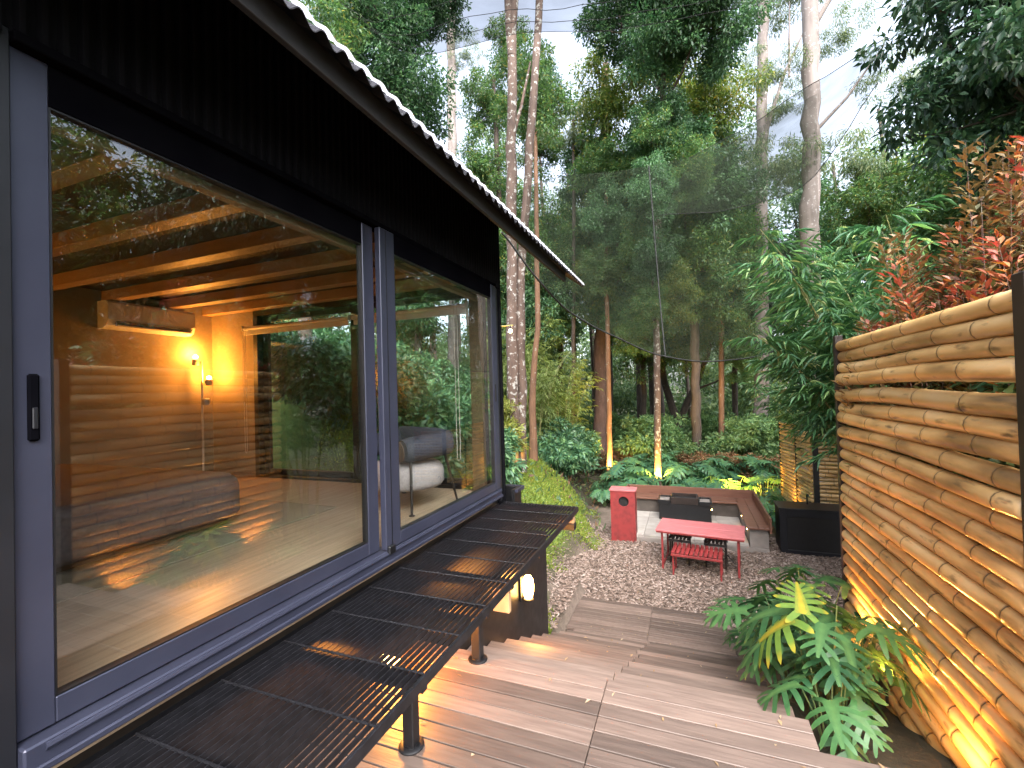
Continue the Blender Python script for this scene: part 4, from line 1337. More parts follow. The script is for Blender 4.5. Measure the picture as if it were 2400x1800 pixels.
def spray_mesh(name, culms, L, W, mat, per_twig, leafs, seed, height, spread, start=.3):
    """arching bamboo culms with drooping sprays of narrow leaves"""
    rr = random.Random(seed)
    stems = MB(); P = []; D = []
    for c_ in range(culms):
        a = rr.uniform(0, 6.28); r0 = rr.uniform(.05, .35); h_ = height * rr.uniform(.75, 1.08); sp = spread * rr.uniform(.5, 1.1)
        pts = []
        for i_ in range(9):
            t = i_ / 8
            pts.append(Vector((math.cos(a) * (r0 + sp * t ** 2.2), math.sin(a) * (r0 + sp * t ** 2.2), h_ * (t - .18 * t ** 3))))
        stems.tube(pts, [.018 - .015 * i_ / 8 for i_ in range(9)], 6, caps=False)
        nn = per_twig
        for q in range(nn):
            t = start + (1 - start) * (q + rr.random()) / nn
            i_ = min(int(t * 8), 7); p = pts[i_].lerp(pts[i_ + 1], t * 8 - i_)
            b_ = rr.uniform(0, 6.28); ln = rr.uniform(.25, .7) * (1.15 - .5 * t)
            d = Vector((math.cos(b_), math.sin(b_), rr.uniform(-.1, .5)))
            for k in range(leafs):
                u = (k + 1) / leafs
                pp = p + d * ln * u + Vector((0, 0, -.25 * ln * u * u))
                P.append(pp)
                c2 = b_ + rr.uniform(-.9, .9)
                D.append(Vector((math.cos(c2), math.sin(c2), rr.uniform(-.9, .15))))
    P = np.array(P); D = np.array(D)
    n_ = len(P)
    N = rng.normal(0, .3, (n_, 3)) + np.array([0, 0, 1.])
    Ls = rng.uniform(.6, 1.2, n_) * L
    me = leaf_cloud(name, P, D, N, Ls, Ls * (W / L), mat, fold=.1, droop=.22)
    sm_ = raw_mesh(name + '_culms', np.array(stems.v), stems.f, M['lime'], 60)
    return me, sm_


CR = {}
CR['mid'] = [crown_mesh('crown_mid', (1.45, 1.45, 1.9), 58, 10500, .14, .05, M['leaf_mid'], cr=(.13, .30), flat=.9) for _ in range(2)]
CR['yellow'] = [crown_mesh('crown_yellow', (1.45, 1.45, 1.9), 54, 9500, .135, .048, M['leaf_yellow'], cr=(.13, .30), flat=.9)]
CR['dark'] = [crown_mesh('crown_dark', (1.45, 1.45, 1.95), 56, 10500, .145, .056, M['leaf_dark'], cr=(.13, .32), flat=.9) for _ in range(2)]
CR['euc'] = [crown_mesh('crown_loose', (1.7, 1.7, 1.3), 26, 4200, .17, .028, M['leaf_euc'], cr=(.18, .34), droop=1.1)]
CR['near'] = [crown_mesh('crown_near_dark', (1.25, 1.25, 1.2), 46, 7500, .12, .048, M['leaf_near'], cr=(.16, .34), droop=.5)]
CR['shrub'] = [crown_mesh('crown_shrub', (.75, .75, .62), 22, 4200, .15, .058, M['leaf_shrub'], cr=(.3, .5), out=1.0) for _ in range(2)]
CR['under'] = [crown_mesh('crown_under', (.8, .8, .7), 20, 3600, .15, .055, M['leaf_under'], cr=(.25, .45), out=1.0) for _ in range(2)]
CR['rust'] = [crown_mesh('crown_rust', (.6, .6, .45), 16, 2600, .08, .03, M['leaf_rust'], cr=(.3, .5), out=1.0)]
CR['lime'] = [crown_mesh('crown_lime', (.55, .55, .6), 18, 2000, .16, .04, M['leaf_lime'], cr=(.3, .5), out=1.0, droop=.2)]


def add_crown(parent, kind, loc, sc=1.0, var=0, twigs=True, squash=1.0):
    me, tw = CR[kind][var % len(CR[kind])]
    o = link_mesh('crown', me, parent, loc)
    o.rotation_euler = (R.uniform(-.15, .15), R.uniform(-.15, .15), R.uniform(0, 6.28))
    o.scale = (sc, sc, sc * squash)
    if twigs:
        t = bpy.data.objects.new('twigs', tw); C.objects.link(t); t.parent = o
        WL[t.name] = WL[o.name]
    return o


def tree(name, label, cat, trunks, bark, crowns, group=None, seg=12):
    base = trunks[0][0][0]
    t = empty(name, base, label, cat, group)
    for pts, rad in trunks:
        # subdivide with a slight wander so that no trunk is a straight pipe
        P = [Vector(p) for p in pts]; q = []; qr = []
        for i_ in range(len(P) - 1):
            n_ = max(2, int((P[i_ + 1] - P[i_]).length / .55))
            for j in range(n_):
                u = j / n_
                p = P[i_].lerp(P[i_ + 1], u); rr_ = rad[i_] + (rad[i_ + 1] - rad[i_]) * u
                amp = rr_ * .22
                q.append(p + Vector((R.uniform(-amp, amp), R.uniform(-amp, amp), 0))); qr.append(rr_ * R.uniform(.93, 1.07))
        q.append(P[-1]); qr.append(rad[-1])
        if pts is trunks[0][0]:
            q[0] = q[0] - Vector((0, 0, .25)); qr[0] *= 1.25
        MB().tube(q, qr, seg).build('trunk', M[bark], t, smooth=70)
    for i_, c_ in enumerate(crowns):
        kind, loc, sc = c_[:3]
        add_crown(t, kind, loc, sc, i_, twigs=(kind != 'euc'))
    return t


def limb(p, q, r0, r1, sag=.2):
    p, q = Vector(p), Vector(q)
    mid = p.lerp(q, .5) + Vector((0, 0, -sag))
    return ([tuple(p), tuple(mid), tuple(q)], [r0, (r0 + r1) / 2, r1])


Z = lambda x, y: float(hgt(x, y))

# ------------------------------------------------------------------ the trees one can tell apart
tree('lichen_tree', 'twin trunked tree with white lichen spots on the mossy bank beside the cabin', 'tree',
     [([(-3.50, 9, 1.45), (-3.46, 9, 5), (-3.36, 9, 9), (-3.30, 9, 10.4), (-3.42, 9, 13.5)], [.135, .12, .11, .10, .07]),
      ([(-3.36, 9.12, 1.45), (-3.28, 9.1, 5.7), (-3.08, 9.05, 7.2), (-2.88, 9, 9.0), (-2.62, 9, 11.7), (-2.4, 9, 14)], [.10, .092, .088, .085, .08, .055]),
      limb((-3.30, 9, 10.4), (-3.05, 9.1, 14), .10, .06, -.1),
      limb((-3.36, 9, 8.6), (-2.98, 9.3, 10.4), .05, .02, .1)],
     'bark_lichen', [('mid', (-4.2, 9.4, 15.2), 1.1), ('mid', (-2.2, 9.6, 15.6), 1.0)])
tree('orange_trunk_tree', 'slim tree with orange brown trunk just behind the lichen spotted trunk', 'tree',
     [([(-3.76, 11, 1.6), (-3.72, 11, 3.3), (-3.55, 11, 4.8), (-3.5, 11, 6.5), (-3.45, 11, 10)], [.10, .085, .075, .065, .05])],
     'bark_orange', [('mid', (-3.6, 11.4, 11.0), .75)])
tree('pole_tree', 'thin dark straight tree beneath the end of the roof eave', 'tree',
     [([(-3.95, 16, 1.5), (-3.75, 16, 6), (-3.55, 16, 13)], [.085, .075, .05])],
     'bark_dark', [('euc', (-3.7, 16, 12.6), .8), ('mid', (-4.4, 16.3, 8.2), .7), ('mid', (-3.2, 16.3, 6.4), .6)])
tree('yellow_tip_tree', 'broad dark tree with yellow tinged leaves rising behind the shade net', 'tree',
     [([(-3.30, 18, -.05), (-3.15, 18, 5), (-2.9, 18, 10), (-2.6, 17.8, 16)], [.30, .27, .22, .12]),
      limb((-3.0, 18, 8), (-.6, 16.4, 11.2), .12, .04, .2), limb((-3.05, 18, 7), (-1.2, 17, 8.4), .10, .03, .2),
      limb((-2.9, 18, 10), (-2.3, 16.3, 12.6), .10, .04, .1)],
     'bark_red', [('yellow', (-2.37, 16, 13.4), 1.05), ('mid', (-2.0, 16, 10.7), 1.1), ('dark', (-1.5, 17, 8.5), 1.05),
                  ('mid', (-3.4, 17, 8.9), .95), ('dark', (-3.3, 17, 11.2), .8), ('mid', (-2.2, 17.2, 6.6), .8), ('yellow', (-1.0, 16.4, 10.2), .8)])
tree('spreading_tree', 'tall leafy tree with yellow green crown above the middle of the shade net', 'tree',
     [([(.25, 17.5, -.05), (.3, 17.4, 5), (.15, 17, 10), (.2, 16.6, 15)], [.17, .15, .12, .06]),
      limb((.2, 17.2, 8.5), (1.1, 16, 12), .08, .03), limb((.2, 17.2, 7), (-.6, 16.2, 9.6), .07, .03)],
     'bark_dark', [('yellow', (-.4, 16, 12.0), 1.1), ('yellow', (1.0, 16, 12.3), 1.0), ('dark', (.1, 16, 9.8), 1.1), ('mid', (.6, 17, 7.8), .95), ('yellow', (-.5, 16, 14.4), .9), ('dark', (1.4, 16.6, 10.2), .95), ('mid', (-.4, 17, 6.6), .8), ('mid', (1.5, 17, 6.4), .8)])
tree('high_dark_tree', 'dark crowned tree at the top edge of the picture above the net', 'tree',
     [([(-.95, 14.6, -.05), (-.8, 14.5, 6), (-.4, 14, 12), (-.2, 13.6, 15)], [.10, .09, .075, .05]),
      limb((-.4, 14, 11.5), (.7, 13, 13), .05, .02), limb((-.4, 14, 11.8), (-1.2, 14, 14), .05, .02)],
     'bark_lichen', [('dark', (-.24, 13, 13.2), .85), ('dark', (.9, 13, 13.2), .9), ('dark', (-1.4, 14, 14.6), .9), ('dark', (.4, 13, 14.6), .9), ('dark', (-.5, 13.6, 10.6), .6), ('mid', (.3, 13.8, 9.4), .5)])
tree('lit_slim_tree', 'slim lichen trunk lit yellow from below behind the pit bench', 'tree',
     [([(-.90, 13.5, 0), (-.80, 13.5, 3), (-.78, 13.4, 6), (-.55, 13.4, 9.8)], [.105, .095, .085, .06])],
     'bark_lichen', [('mid', (-.5, 13.6, 10.4), .6), ('mid', (-1.1, 13.9, 7.4), .55), ('yellow', (-.2, 14.0, 6.0), .5), ('mid', (-1.3, 14.2, 5.0), .45), ('dark', (-.70, 12.85, 8.6), .5), ('dark', (-.62, 12.9, 6.9), .42), ('mid', (-.9, 12.9, 5.5), .34)])
tree('lit_orange_tree', 'slim trunk glowing orange from a ground light beside the soil path', 'tree',
     [([(-2.50, 15, 0), (-2.42, 15, 3), (-2.40, 15, 7), (-2.3, 15, 10)], [.095, .085, .075, .05])],
     'bark_orange', [('mid', (-2.3, 15.2, 10.6), .7), ('yellow', (-2.7, 15.6, 7.2), .6), ('mid', (-1.9, 15.5, 5.4), .55), ('dark', (-2.3, 14.4, 8.8), .55), ('mid', (-2.45, 14.4, 7.0), .45)])
tree('forked_tree', 'dark tree with forked trunk seen low between the lit trunks', 'tree',
     [([(-.50, 22, -.05), (-.45, 22, 1.6), (-1.0, 22, 3.4), (-1.1, 22, 7)], [.22, .19, .14, .08]),
      ([(-.45, 22, 1.5), (.25, 22, 3.0), (.9, 22, 4.6), (1.4, 22, 7)], [.17, .14, .10, .06]),
      limb((.25, 22, 3.0), (2.1, 21.8, 3.9), .06, .02, .1)],
     'bark_dark', [('dark', (-1.2, 22, 6.2), 1.1), ('mid', (1.5, 22.2, 6.8), 1.1), ('mid', (-.2, 23, 8.2), 1.2)])
tree('amber_tree', 'thin amber trunk standing behind the philodendron bed', 'tree',
     [([(1.12, 19, 0), (1.25, 19, 4), (1.4, 19, 9)], [.11, .10, .07])],
     'bark_orange', [('mid', (1.4, 19.2, 8.6), .9), ('mid', (1.1, 19.4, 6.2), .8), ('yellow', (.2, 19.4, 5.0), .7), ('mid', (2.0, 19.4, 4.4), .6)])
tree('pale_eucalypt', 'tall pale eucalypt trunk with bare grey limbs at the upper right', 'tree',
     [([(2.60, 20, 0), (2.80, 20, 6), (3.02, 20, 12), (3.25, 20, 18), (3.4, 20, 23)], [.27, .25, .22, .18, .12]),
      limb((3.02, 20, 12.6), (4.6, 19.6, 16.6), .09, .03, -.4), limb((3.1, 20, 13.8), (1.7, 20, 15.2), .07, .025, .1),
      limb((4.0, 19.8, 14.9), (4.1, 19.8, 17.8), .05, .02, 0)],
     'bark_pale', [('euc', (1.6, 20, 15.6), .9), ('euc', (4.2, 20, 18.5), 1.0), ('euc', (2.7, 20.3, 19.2), 1.0), ('euc', (1.9, 20.2, 12.4), .9), ('mid', (2.3, 20.4, 9.6), .9), ('euc', (3.9, 20.2, 14.2), .7)])
tree('grey_eucalypt', 'thickest pale grey eucalypt trunk rising behind the bamboo screen', 'tree',
     [([(3.60, 17, 0), (3.75, 17, 5), (3.92, 17, 10), (4.12, 17, 15.5), (4.3, 17, 21)], [.33, .29, .26, .23, .16]),
      limb((4.1, 17, 14.6), (6.2, 16.6, 17.2), .09, .03, -.3), limb((4.0, 17, 11.2), (5.9, 16.8, 13.4), .06, .02, .2)],
     'bark_pale', [('euc', (3.1, 17, 13.6), .65), ('euc', (5.4, 17.6, 10.4), .9), ('euc', (6.2, 16.6, 17.0), .7), ('euc', (5.0, 17.4, 14.6), .6), ('mid', (5.6, 17.6, 9.0), .8), ('euc', (3.0, 17.3, 10.6), .8), ('euc', (6.4, 17, 12.4), .8)])
tree('white_trunk_tree', 'far white trunk standing against the bright sky above the roof', 'tree',
     [([(-12.0, 22, 4), (-11.85, 22, 14), (-11.6, 22, 24), (-11.5, 22, 30)], [.30, .27, .24, .18])],
     'bark_pale', [('mid', (-12.0, 21.6, 12.6), 1.3), ('euc', (-10.9, 22, 22), .7)])
tree('roof_side_tree', 'dark leafy tree filling the sky above the near part of the roof edge', 'tree',
     [([(-10.2, 14, 4.5), (-10.0, 14, 10), (-9.9, 14, 16)], [.22, .18, .10]),
      limb((-10.0, 14, 11), (-11.4, 14, 15), .1, .03), limb((-10, 14, 12), (-8.9, 14, 15), .09, .03)],
     'bark_dark', [('dark', (-11.65, 14, 16.6), 1.25), ('dark', (-9.3, 14, 14.9), 1.2), ('dark', (-9.5, 13, 17.0), 1.15), ('dark', (-8.5, 15, 18.4), .9), ('dark', (-10.8, 14, 13.6), 1.0)])
tree('mid_green_tree', 'mid green tree beside the upper lichen trunk, in front of bright sky', 'tree',
     [([(-7.2, 18, 2.2), (-7.3, 18, 9), (-7.5, 18, 17)], [.18, .15, .08])],
     'bark_dark', [('mid', (-7.7, 18, 16.0), .95), ('mid', (-7.9, 18, 13.0), .95), ('mid', (-6.7, 18, 18.4), .7), ('mid', (-5.2, 17, 13.2), .85), ('dark', (-5.4, 17.4, 15.4), .7), ('mid', (-7.0, 18, 10.4), .9)])
tree('overhanging_tree', 'near dark tree whose leaves overhang the upper right corner', 'tree',
     [([(4.4, 6.4, 0), (4.2, 6.3, 4), (3.7, 6.2, 6.5), (3.4, 6.2, 8)], [.16, .14, .10, .05]),
      limb((4.0, 6.3, 5.2), (2.8, 6.6, 7.2), .06, .02)],
     'bark_dark', [('near', (3.35, 6.3, 7.35), 1.0), ('near', (3.1, 5.7, 6.1), .85), ('near', (4.2, 6.2, 6.4), 1.1), ('near', (3.6, 5.4, 7.8), .9)])

WT = ('leafy tree behind the slim orange brown trunk', 'dark leafy tree behind the trunk glowing orange', 'leafy tree between the amber trunk and the pale eucalypt',
      'dark leafy tree behind the thickest eucalypt trunk', 'leafy tree behind the mid green tree above the roof eave', 'leafy tree with yellow leaves beyond the thickest eucalypt',
      'tall leafy tree far back behind the forked trunk', 'yellowish leafy tree far behind the thin dark pole tree', 'leafy tree behind the bamboo clump near the screen',
      'leafy tree beyond the bamboo, beside the dark overhanging tree', 'leafy tree on the bank between roof end and feathery bamboo', 'low leafy tree just behind the folded bamboo screen')
for i_, (x, y_, h_, ks) in enumerate(((-5.6, 20.5, 10.5, ('mid', 'dark')), (-1.9, 21, 9.5, ('dark', 'mid')), (2.0, 23.5, 10, ('mid', 'dark')), (4.6, 22, 9.5, ('dark', 'mid')),
                                     (-8.6, 21.5, 12, ('mid', 'dark')), (6.6, 20, 9, ('mid', 'yellow')), (.4, 25, 12.5, ('mid', 'mid')), (-3.9, 24.5, 13, ('yellow', 'mid')),
                                     (7.0, 14.2, 8.5, ('mid', 'dark')), (8.6, 16.5, 10, ('dark', 'mid')), (-6.4, 16.8, 8.0, ('mid', 'dark')))):
    tree('wood_tree', WT[i_], 'tree',
         [([(x, y_, Z(x, y_)), (x + .1, y_, h_ * .5), (x - .1, y_ + .1, h_ + .6)], [.14, .11, .05])], 'bark_dark',
         [(ks[0], (x, y_, h_), 1.25), (ks[1], (x + 1.0, y_ - .4, h_ - 1.7), 1.1), (ks[0], (x - 1.0, y_ + .3, h_ - 2.3), 1.1), (ks[1], (x + .1, y_ - .6, h_ - 4.0), 1.05)], 'trees of the wood')

# trees on the far side of the fence, seen mirrored in the sliding doors
k = 0
for (x, y_, h_, kinds) in ((7.6, 2.6, 6.6, ('dark', 'mid')), (10.5, 6.0, 8.6, ('mid', 'dark')), (8.0, 10.5, 10.0, ('dark', 'yellow')),
                           (12.5, 1.0, 8.0, ('mid', 'mid')), (12.0, 12.5, 12.0, ('dark', 'mid')), (7.4, 6.9, 6.6, ('mid', 'dark')), (9.6, 15.5, 10.0, ('dark', 'mid'))):
    tree('fence_side_tree', 'tree beyond the bamboo fence, mirrored in the sliding glass doors', 'tree',
         [([(x, y_, 0), (x + .1, y_, h_ * .5), (x, y_ + .1, h_)], [.17, .13, .06])], 'bark_dark',
         [(kinds[0], (x - .3, y_, h_), 1.35), (kinds[1], (x + .8, y_ + .7, h_ - 1.8), 1.2), (kinds[0], (x - .7, y_ - .8, h_ - 2.6), 1.05), (kinds[1], (x + .2, y_ + .2, h_ - 4.6), 1.0)],
         'trees mirrored in the glass')
    k += 1

# ------------------------------------------------------------------ the far wood, one mass
Pc = []
for _ in range(480):
    y_ = R.uniform(33, 52); x = R.uniform(-36, 28); z = R.uniform(0, 1) ** 1.9 * 24
    if abs(x - (-12.2 * y_ / 22 * .98)) < 1.8 and z > 6: continue
    if 4.6 < x * 17 / y_ < 7.5 and z > 9 * y_ / 17: continue
    Pc.append((x, y_, z + max(0, Z(x, y_)), R.uniform(.8, 1.9)))
for _ in range(80):
    x = R.uniform(17, 32); y_ = R.uniform(-8, 25); z = R.uniform(0, 1) ** 1.4 * 13
    Pc.append((x, y_, z, R.uniform(.9, 1.9)))
for _ in range(70):
    x = R.uniform(-30, -13); y_ = R.uniform(8, 25); z = R.uniform(0, 9) + 6
    Pc.append((x, y_, z, R.uniform(1.0, 1.9)))
for _ in range(330):
    y_ = R.uniform(29, 36); x = R.uniform(-17, 17); z = R.uniform(.2, 1) ** 1.5 * 6.5
    if abs(x + .5) < 1.3 and y_ < 23.5: continue
    Pc.append((x, y_, z, R.uniform(.7, 1.4)))
Pc = np.array(Pc)
nl = 240000
w = Pc[:, 3] ** 2; w /= w.sum()
idx = rng.choice(len(Pc), nl, p=w)
g_ = rnd_dir(nl) * rng.uniform(size=(nl, 1)) ** .5
P = Pc[idx, :3] + g_ * Pc[idx, 3:4] * np.array([1, 1, .75])
D = g_ * .7 + rng.normal(0, .6, (nl, 3)) + np.array([0, 0, -.3])
N = rng.normal(0, .6, (nl, 3)) + np.array([0, 0, 1.])
Ls = rng.uniform(.18, .42, nl)
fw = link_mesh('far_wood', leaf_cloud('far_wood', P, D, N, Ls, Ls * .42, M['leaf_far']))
tag(fw, 'pale green far wood behind all the single trees', 'wood', kind='stuff')
tk = MB()
for _ in range(46):
    y_ = R.uniform(23, 44); x = R.uniform(-22, 16); r_ = R.uniform(.08, .22)
    tk.tube([(x, y_, Z(x, y_) - .3), (x + R.uniform(-.3, .3), y_, 7), (x + R.uniform(-.6, .6), y_, 16)], [r_, r_ * .8, r_ * .45], 7, caps=False)
o = link_mesh('wood_trunks', raw_mesh('wood_trunks', np.array(tk.v), tk.f, M['bark_dark'], 70), fw)
o['kind'] = 'stuff'

# ------------------------------------------------------------------ shrubs, bamboo, photinia
def bush(name, label, cat, loc, kind, parts, group=None):
    t = empty(name, loc, label, cat, group)
    for i_, (dx, dy, dz, s_) in enumerate(parts):
        add_crown(t, kind, (loc[0] + dx, loc[1] + dy, loc[2] + dz), s_, i_)
    return t


bush('path_shrub', 'dark glossy shrub beside the soil path under the feathery bamboo', 'shrub', (-3.4, 12.2, Z(-3.4, 12.2)), 'shrub',
     [(-.1, 0, .5, .95), (.25, .6, .4, .8), (-.8, .3, .6, 1.0), (-.5, .9, .9, .9)])
bush('lime_shrub', 'yellow green shrub glowing between the cabin corner and the lichen trunk', 'shrub', (-3.75, 8.6, Z(-3.75, 8.6)), 'lime',
     [(0, 0, .55, 1.0), (-.5, .1, .45, 1.0), (-.2, .5, .95, .9), (.0, .0, 1.1, .6)])
for i_, (x, y_) in enumerate(((-2.9, 17.0), (.6, 16.6), (1.5, 16.2), (2.2, 16.4), (-1.6, 17.4))):
    bush('rusty_shrub', ['rust tipped shrub behind the lit orange trunk', 'low rust tipped shrub behind the middle of the philodendron bed', 'rust tipped shrub behind the right half of the philodendron bed',
                         'rust tipped shrub before the pale eucalypt foot', 'small rust tipped shrub between the two lit trunks'][i_], 'shrub', (x, y_, Z(x, y_)), 'rust',
         [(0, 0, .5, 1.2), (.5, .2, .45, 1.0), (-.5, .1, .55, 1.0)], 'rust tipped shrubs')
for _ in range(34):
    for tr_ in range(30):
        x = R.uniform(-5.2, 6.5); y_ = R.uniform(16.4, 23.5)
        if x < np.interp(y_, *XB) + .5: continue
        if min(math.hypot(x - a, y_ - b_) for a, b_ in ((-.5, 22), (1.12, 19), (2.6, 20), (3.6, 17), (-3.3, 18), (.25, 17.5))) < .9: continue
        break
    bush('undergrowth_shrub', 'green undergrowth shrub among the trunks behind the philodendron bed', 'shrub', (x, y_, Z(x, y_)), 'under',
         [(0, 0, .5, R.uniform(.9, 1.5)), (R.uniform(-.9, .9), R.uniform(-.5, .5), .7, R.uniform(.8, 1.4)), (R.uniform(-.7, .7), R.uniform(-.5, .5), 1.5, R.uniform(.6, 1.1))], 'undergrowth shrubs')
# hillside undergrowth seen through the cabin
hs_spots = []
for _ in range(30):
    x = R.uniform(-12, -3.6); y_ = R.uniform(6.3, 14.5)
    if abs(x + 3.5) < .5 and abs(y_ - 9) < .8: continue
    hs_spots.append((x, y_))
for _ in range(22):
    hs_spots.append((R.uniform(-8.8, -3.4), R.uniform(5.9, 8.4)))
hs_spots = [q_ for q_ in hs_spots if not (-7.7 < q_[0] < -6.3 and q_[1] < 7.2)]
for (x, y_) in hs_spots:
    bush('hillside_shrub', 'leafy green shrub on the hillside seen through the cabin glass', 'shrub', (x, y_, Z(x, y_)), 'shrub',
         [(0, 0, .4, R.uniform(.8, 1.15)), (R.uniform(-.6, .6), R.uniform(-.5, .5), .55, R.uniform(.7, 1.0))], 'hillside shrubs behind the cabin')
tree('mossy_trunk_tree', 'mossy trunk on the hillside framed by the end window', 'tree',
     [([(-7.25, 7.0, Z(-7.25, 7.0)), (-7.2, 7.0, 5), (-7.15, 7.0, 9)], [.14, .13, .10])], 'bark_lichen', [('mid', (-7.1, 7.2, 10.5), .8)])
for (x, y_, h_, lb) in ((-12, 12, 9, 'leafy tree far up the hillside seen through the middle of the end window'), (-8.2, 12.6, 8.6, 'leafy hillside tree nearer the lichen trunk, seen through the glass'), (-14.5, 9.5, 9, 'leafy tree deepest on the hillside behind the bedroom wall')):
    tree('hillside_tree', lb, 'tree',
         [([(x, y_, Z(x, y_)), (x, y_ + .1, h_ * .7), (x + .1, y_, h_ + 1)], [.13, .11, .06])], 'bark_dark',
         [('mid', (x, y_, h_), 1.1), ('dark', (x + .7, y_ - .5, h_ - 1.6), 1.0), ('mid', (x - .6, y_ + .3, h_ - 2.6), .9)], 'hillside trees behind the cabin')

BM = [spray_mesh('bamboo_leaves', 15, .18, .026, M['leaf_bamboo'], 48, 11, 40 + i_, 5.2, 1.45, .47) for i_ in range(2)]
FM = [spray_mesh('feather_leaves', 16, .15, .018, M['leaf_feather'], 52, 11, 60 + i_, 3.6, 1.25, .06) for i_ in range(2)]


def bamboo_clump(name, label, loc, meshes, var, sc, rot, group=None):
    t = empty(name, loc, label, 'bamboo', group)
    me, stem = meshes[var]
    for nm, m_ in (('foliage', me), ('culms', stem)):
        o = link_mesh(nm, m_, t, loc); o.rotation_euler.z = rot; o.scale = sc
    return t


bamboo_clump('bamboo_clump', 'tall leafy bamboo rising beyond the far end of the fence', (2.7, 8.1, 0), BM, 0, (1.25, 1.25, 1.2), .4, 'green bamboo behind the fence')
bamboo_clump('bamboo_clump', 'leafy bamboo leaning over the top of the bamboo fence', (2.75, 6.5, .2), BM, 1, (1.15, 1.15, 1.12), 2.2, 'green bamboo behind the fence')
bamboo_clump('bamboo_clump', 'bamboo clump behind the folded screen', (3.6, 9.6, 0), BM, 1, (1.1, 1.1, 1.3), 4.0, 'green bamboo behind the fence')
bamboo_clump('bamboo_clump', 'low bamboo sprays above the washstand and screen', (3.1, 11.6, 0), BM, 0, (1.1, 1.1, .95), 5.1, 'green bamboo behind the fence')
bamboo_clump('feathery_bamboo', 'feathery olive bamboo behind the lichen trunk', (-4.2, 12.6, Z(-4.2, 12.6) - .1), FM, 0, (1, 1, 1), .0, 'feathery bamboo on the bank')
bamboo_clump('feathery_bamboo', 'feathery olive bamboo between the thin dark tree and the orange trunk', (-3.9, 14.6, Z(-3.9, 14.6) - .1), FM, 1, (1.05, 1.05, 1.1), 1.4, 'feathery bamboo on the bank')
bamboo_clump('feathery_bamboo', 'feathery olive bamboo tallest at the back of the bank', (-5.6, 15.5, Z(-5.6, 15.5) - .1), FM, 1, (1.2, 1.2, 1.35), 3.0, 'feathery bamboo on the bank')


def photinia(loc, seed, n_st, height, spread, label):
    rr = random.Random(seed)
    t = empty('red_tip_shrub', loc, label, 'shrub', 'red tipped shrubs behind the fence')
    P = []; D = []; tip = []; st = MB()
    for _ in range(n_st):
        a = rr.uniform(0, 6.28); s_ = spread * rr.uniform(.15, 1.0); h_ = height * rr.uniform(.70, 1.05) * (1.0 - .22 * (s_ / spread))
        pts = [Vector((math.cos(a) * s_ * u ** .8, math.sin(a) * s_ * u ** .8, h_ * u)) for u in np.linspace(0, 1, 7)]
        st.tube(pts, [.012, .010, .008, .006, .004, .0025, .001], 5, caps=False)
        red = rr.random() < .4
        for k in range(150):
            u = .42 + .58 * rr.random() ** .75
            i_ = min(int(u * 6), 5); p = pts[i_].lerp(pts[i_ + 1], u * 6 - i_)
            b_ = rr.uniform(0, 6.28)
            sr = (.05 + .26 * (1.05 - u)) * rr.random()
            P.append(p + Vector((math.cos(b_) * sr, math.sin(b_) * sr, 0)))
            D.append(Vector((math.cos(b_), math.sin(b_), rr.uniform(.0, .9) + (u - .6))))
            tip.append(min(1, max(0, (u - .80) / .14)) * (1 if red else .25))
    P = np.array(P); D = np.array(D); n_ = len(P)
    Ls = rng.uniform(.045, .09, n_)
    me = leaf_cloud('foliage', P, D, rng.normal(0, .3, (n_, 3)) + np.array([0, 0, 1.]), Ls, Ls * .36, M['leaf_photinia'], tip=np.array(tip))
    link_mesh('foliage', me, t, loc)
    link_mesh('stems', raw_mesh('stems', np.array(st.v), st.f, M['bark_red'], 60), t, loc)
    return t


photinia((1.95, 4.05, 1.0), 3, 95, 4.05, .62, 'tallest red tipped shrub above the bamboo fence')
photinia((1.75, 4.35, 1.0), 4, 70, 3.1, .55, 'lower orange tipped shrub over the far fence top')
photinia((2.15, 3.35, 1.1), 5, 85, 3.45, .6, 'red tipped shrub behind the near end of the fence top')
bush('fence_hedge', 'dark hedge directly behind the bamboo fence', 'hedge', (2.0, 4.6, .9), 'shrub',
     [(.25, -.5, .9, 1.0), (.2, -.4, 1.9, .9), (.3, -1.1, 1.2, 1.0), (.3, -1.2, 2.1, .9), (.3, -1.9, 1.4, 1.0), (.4, -1.7, 2.2, .8), (.9, -.4, 2.7, 1.0), (1.3, .3, 3.2, 1.1)])

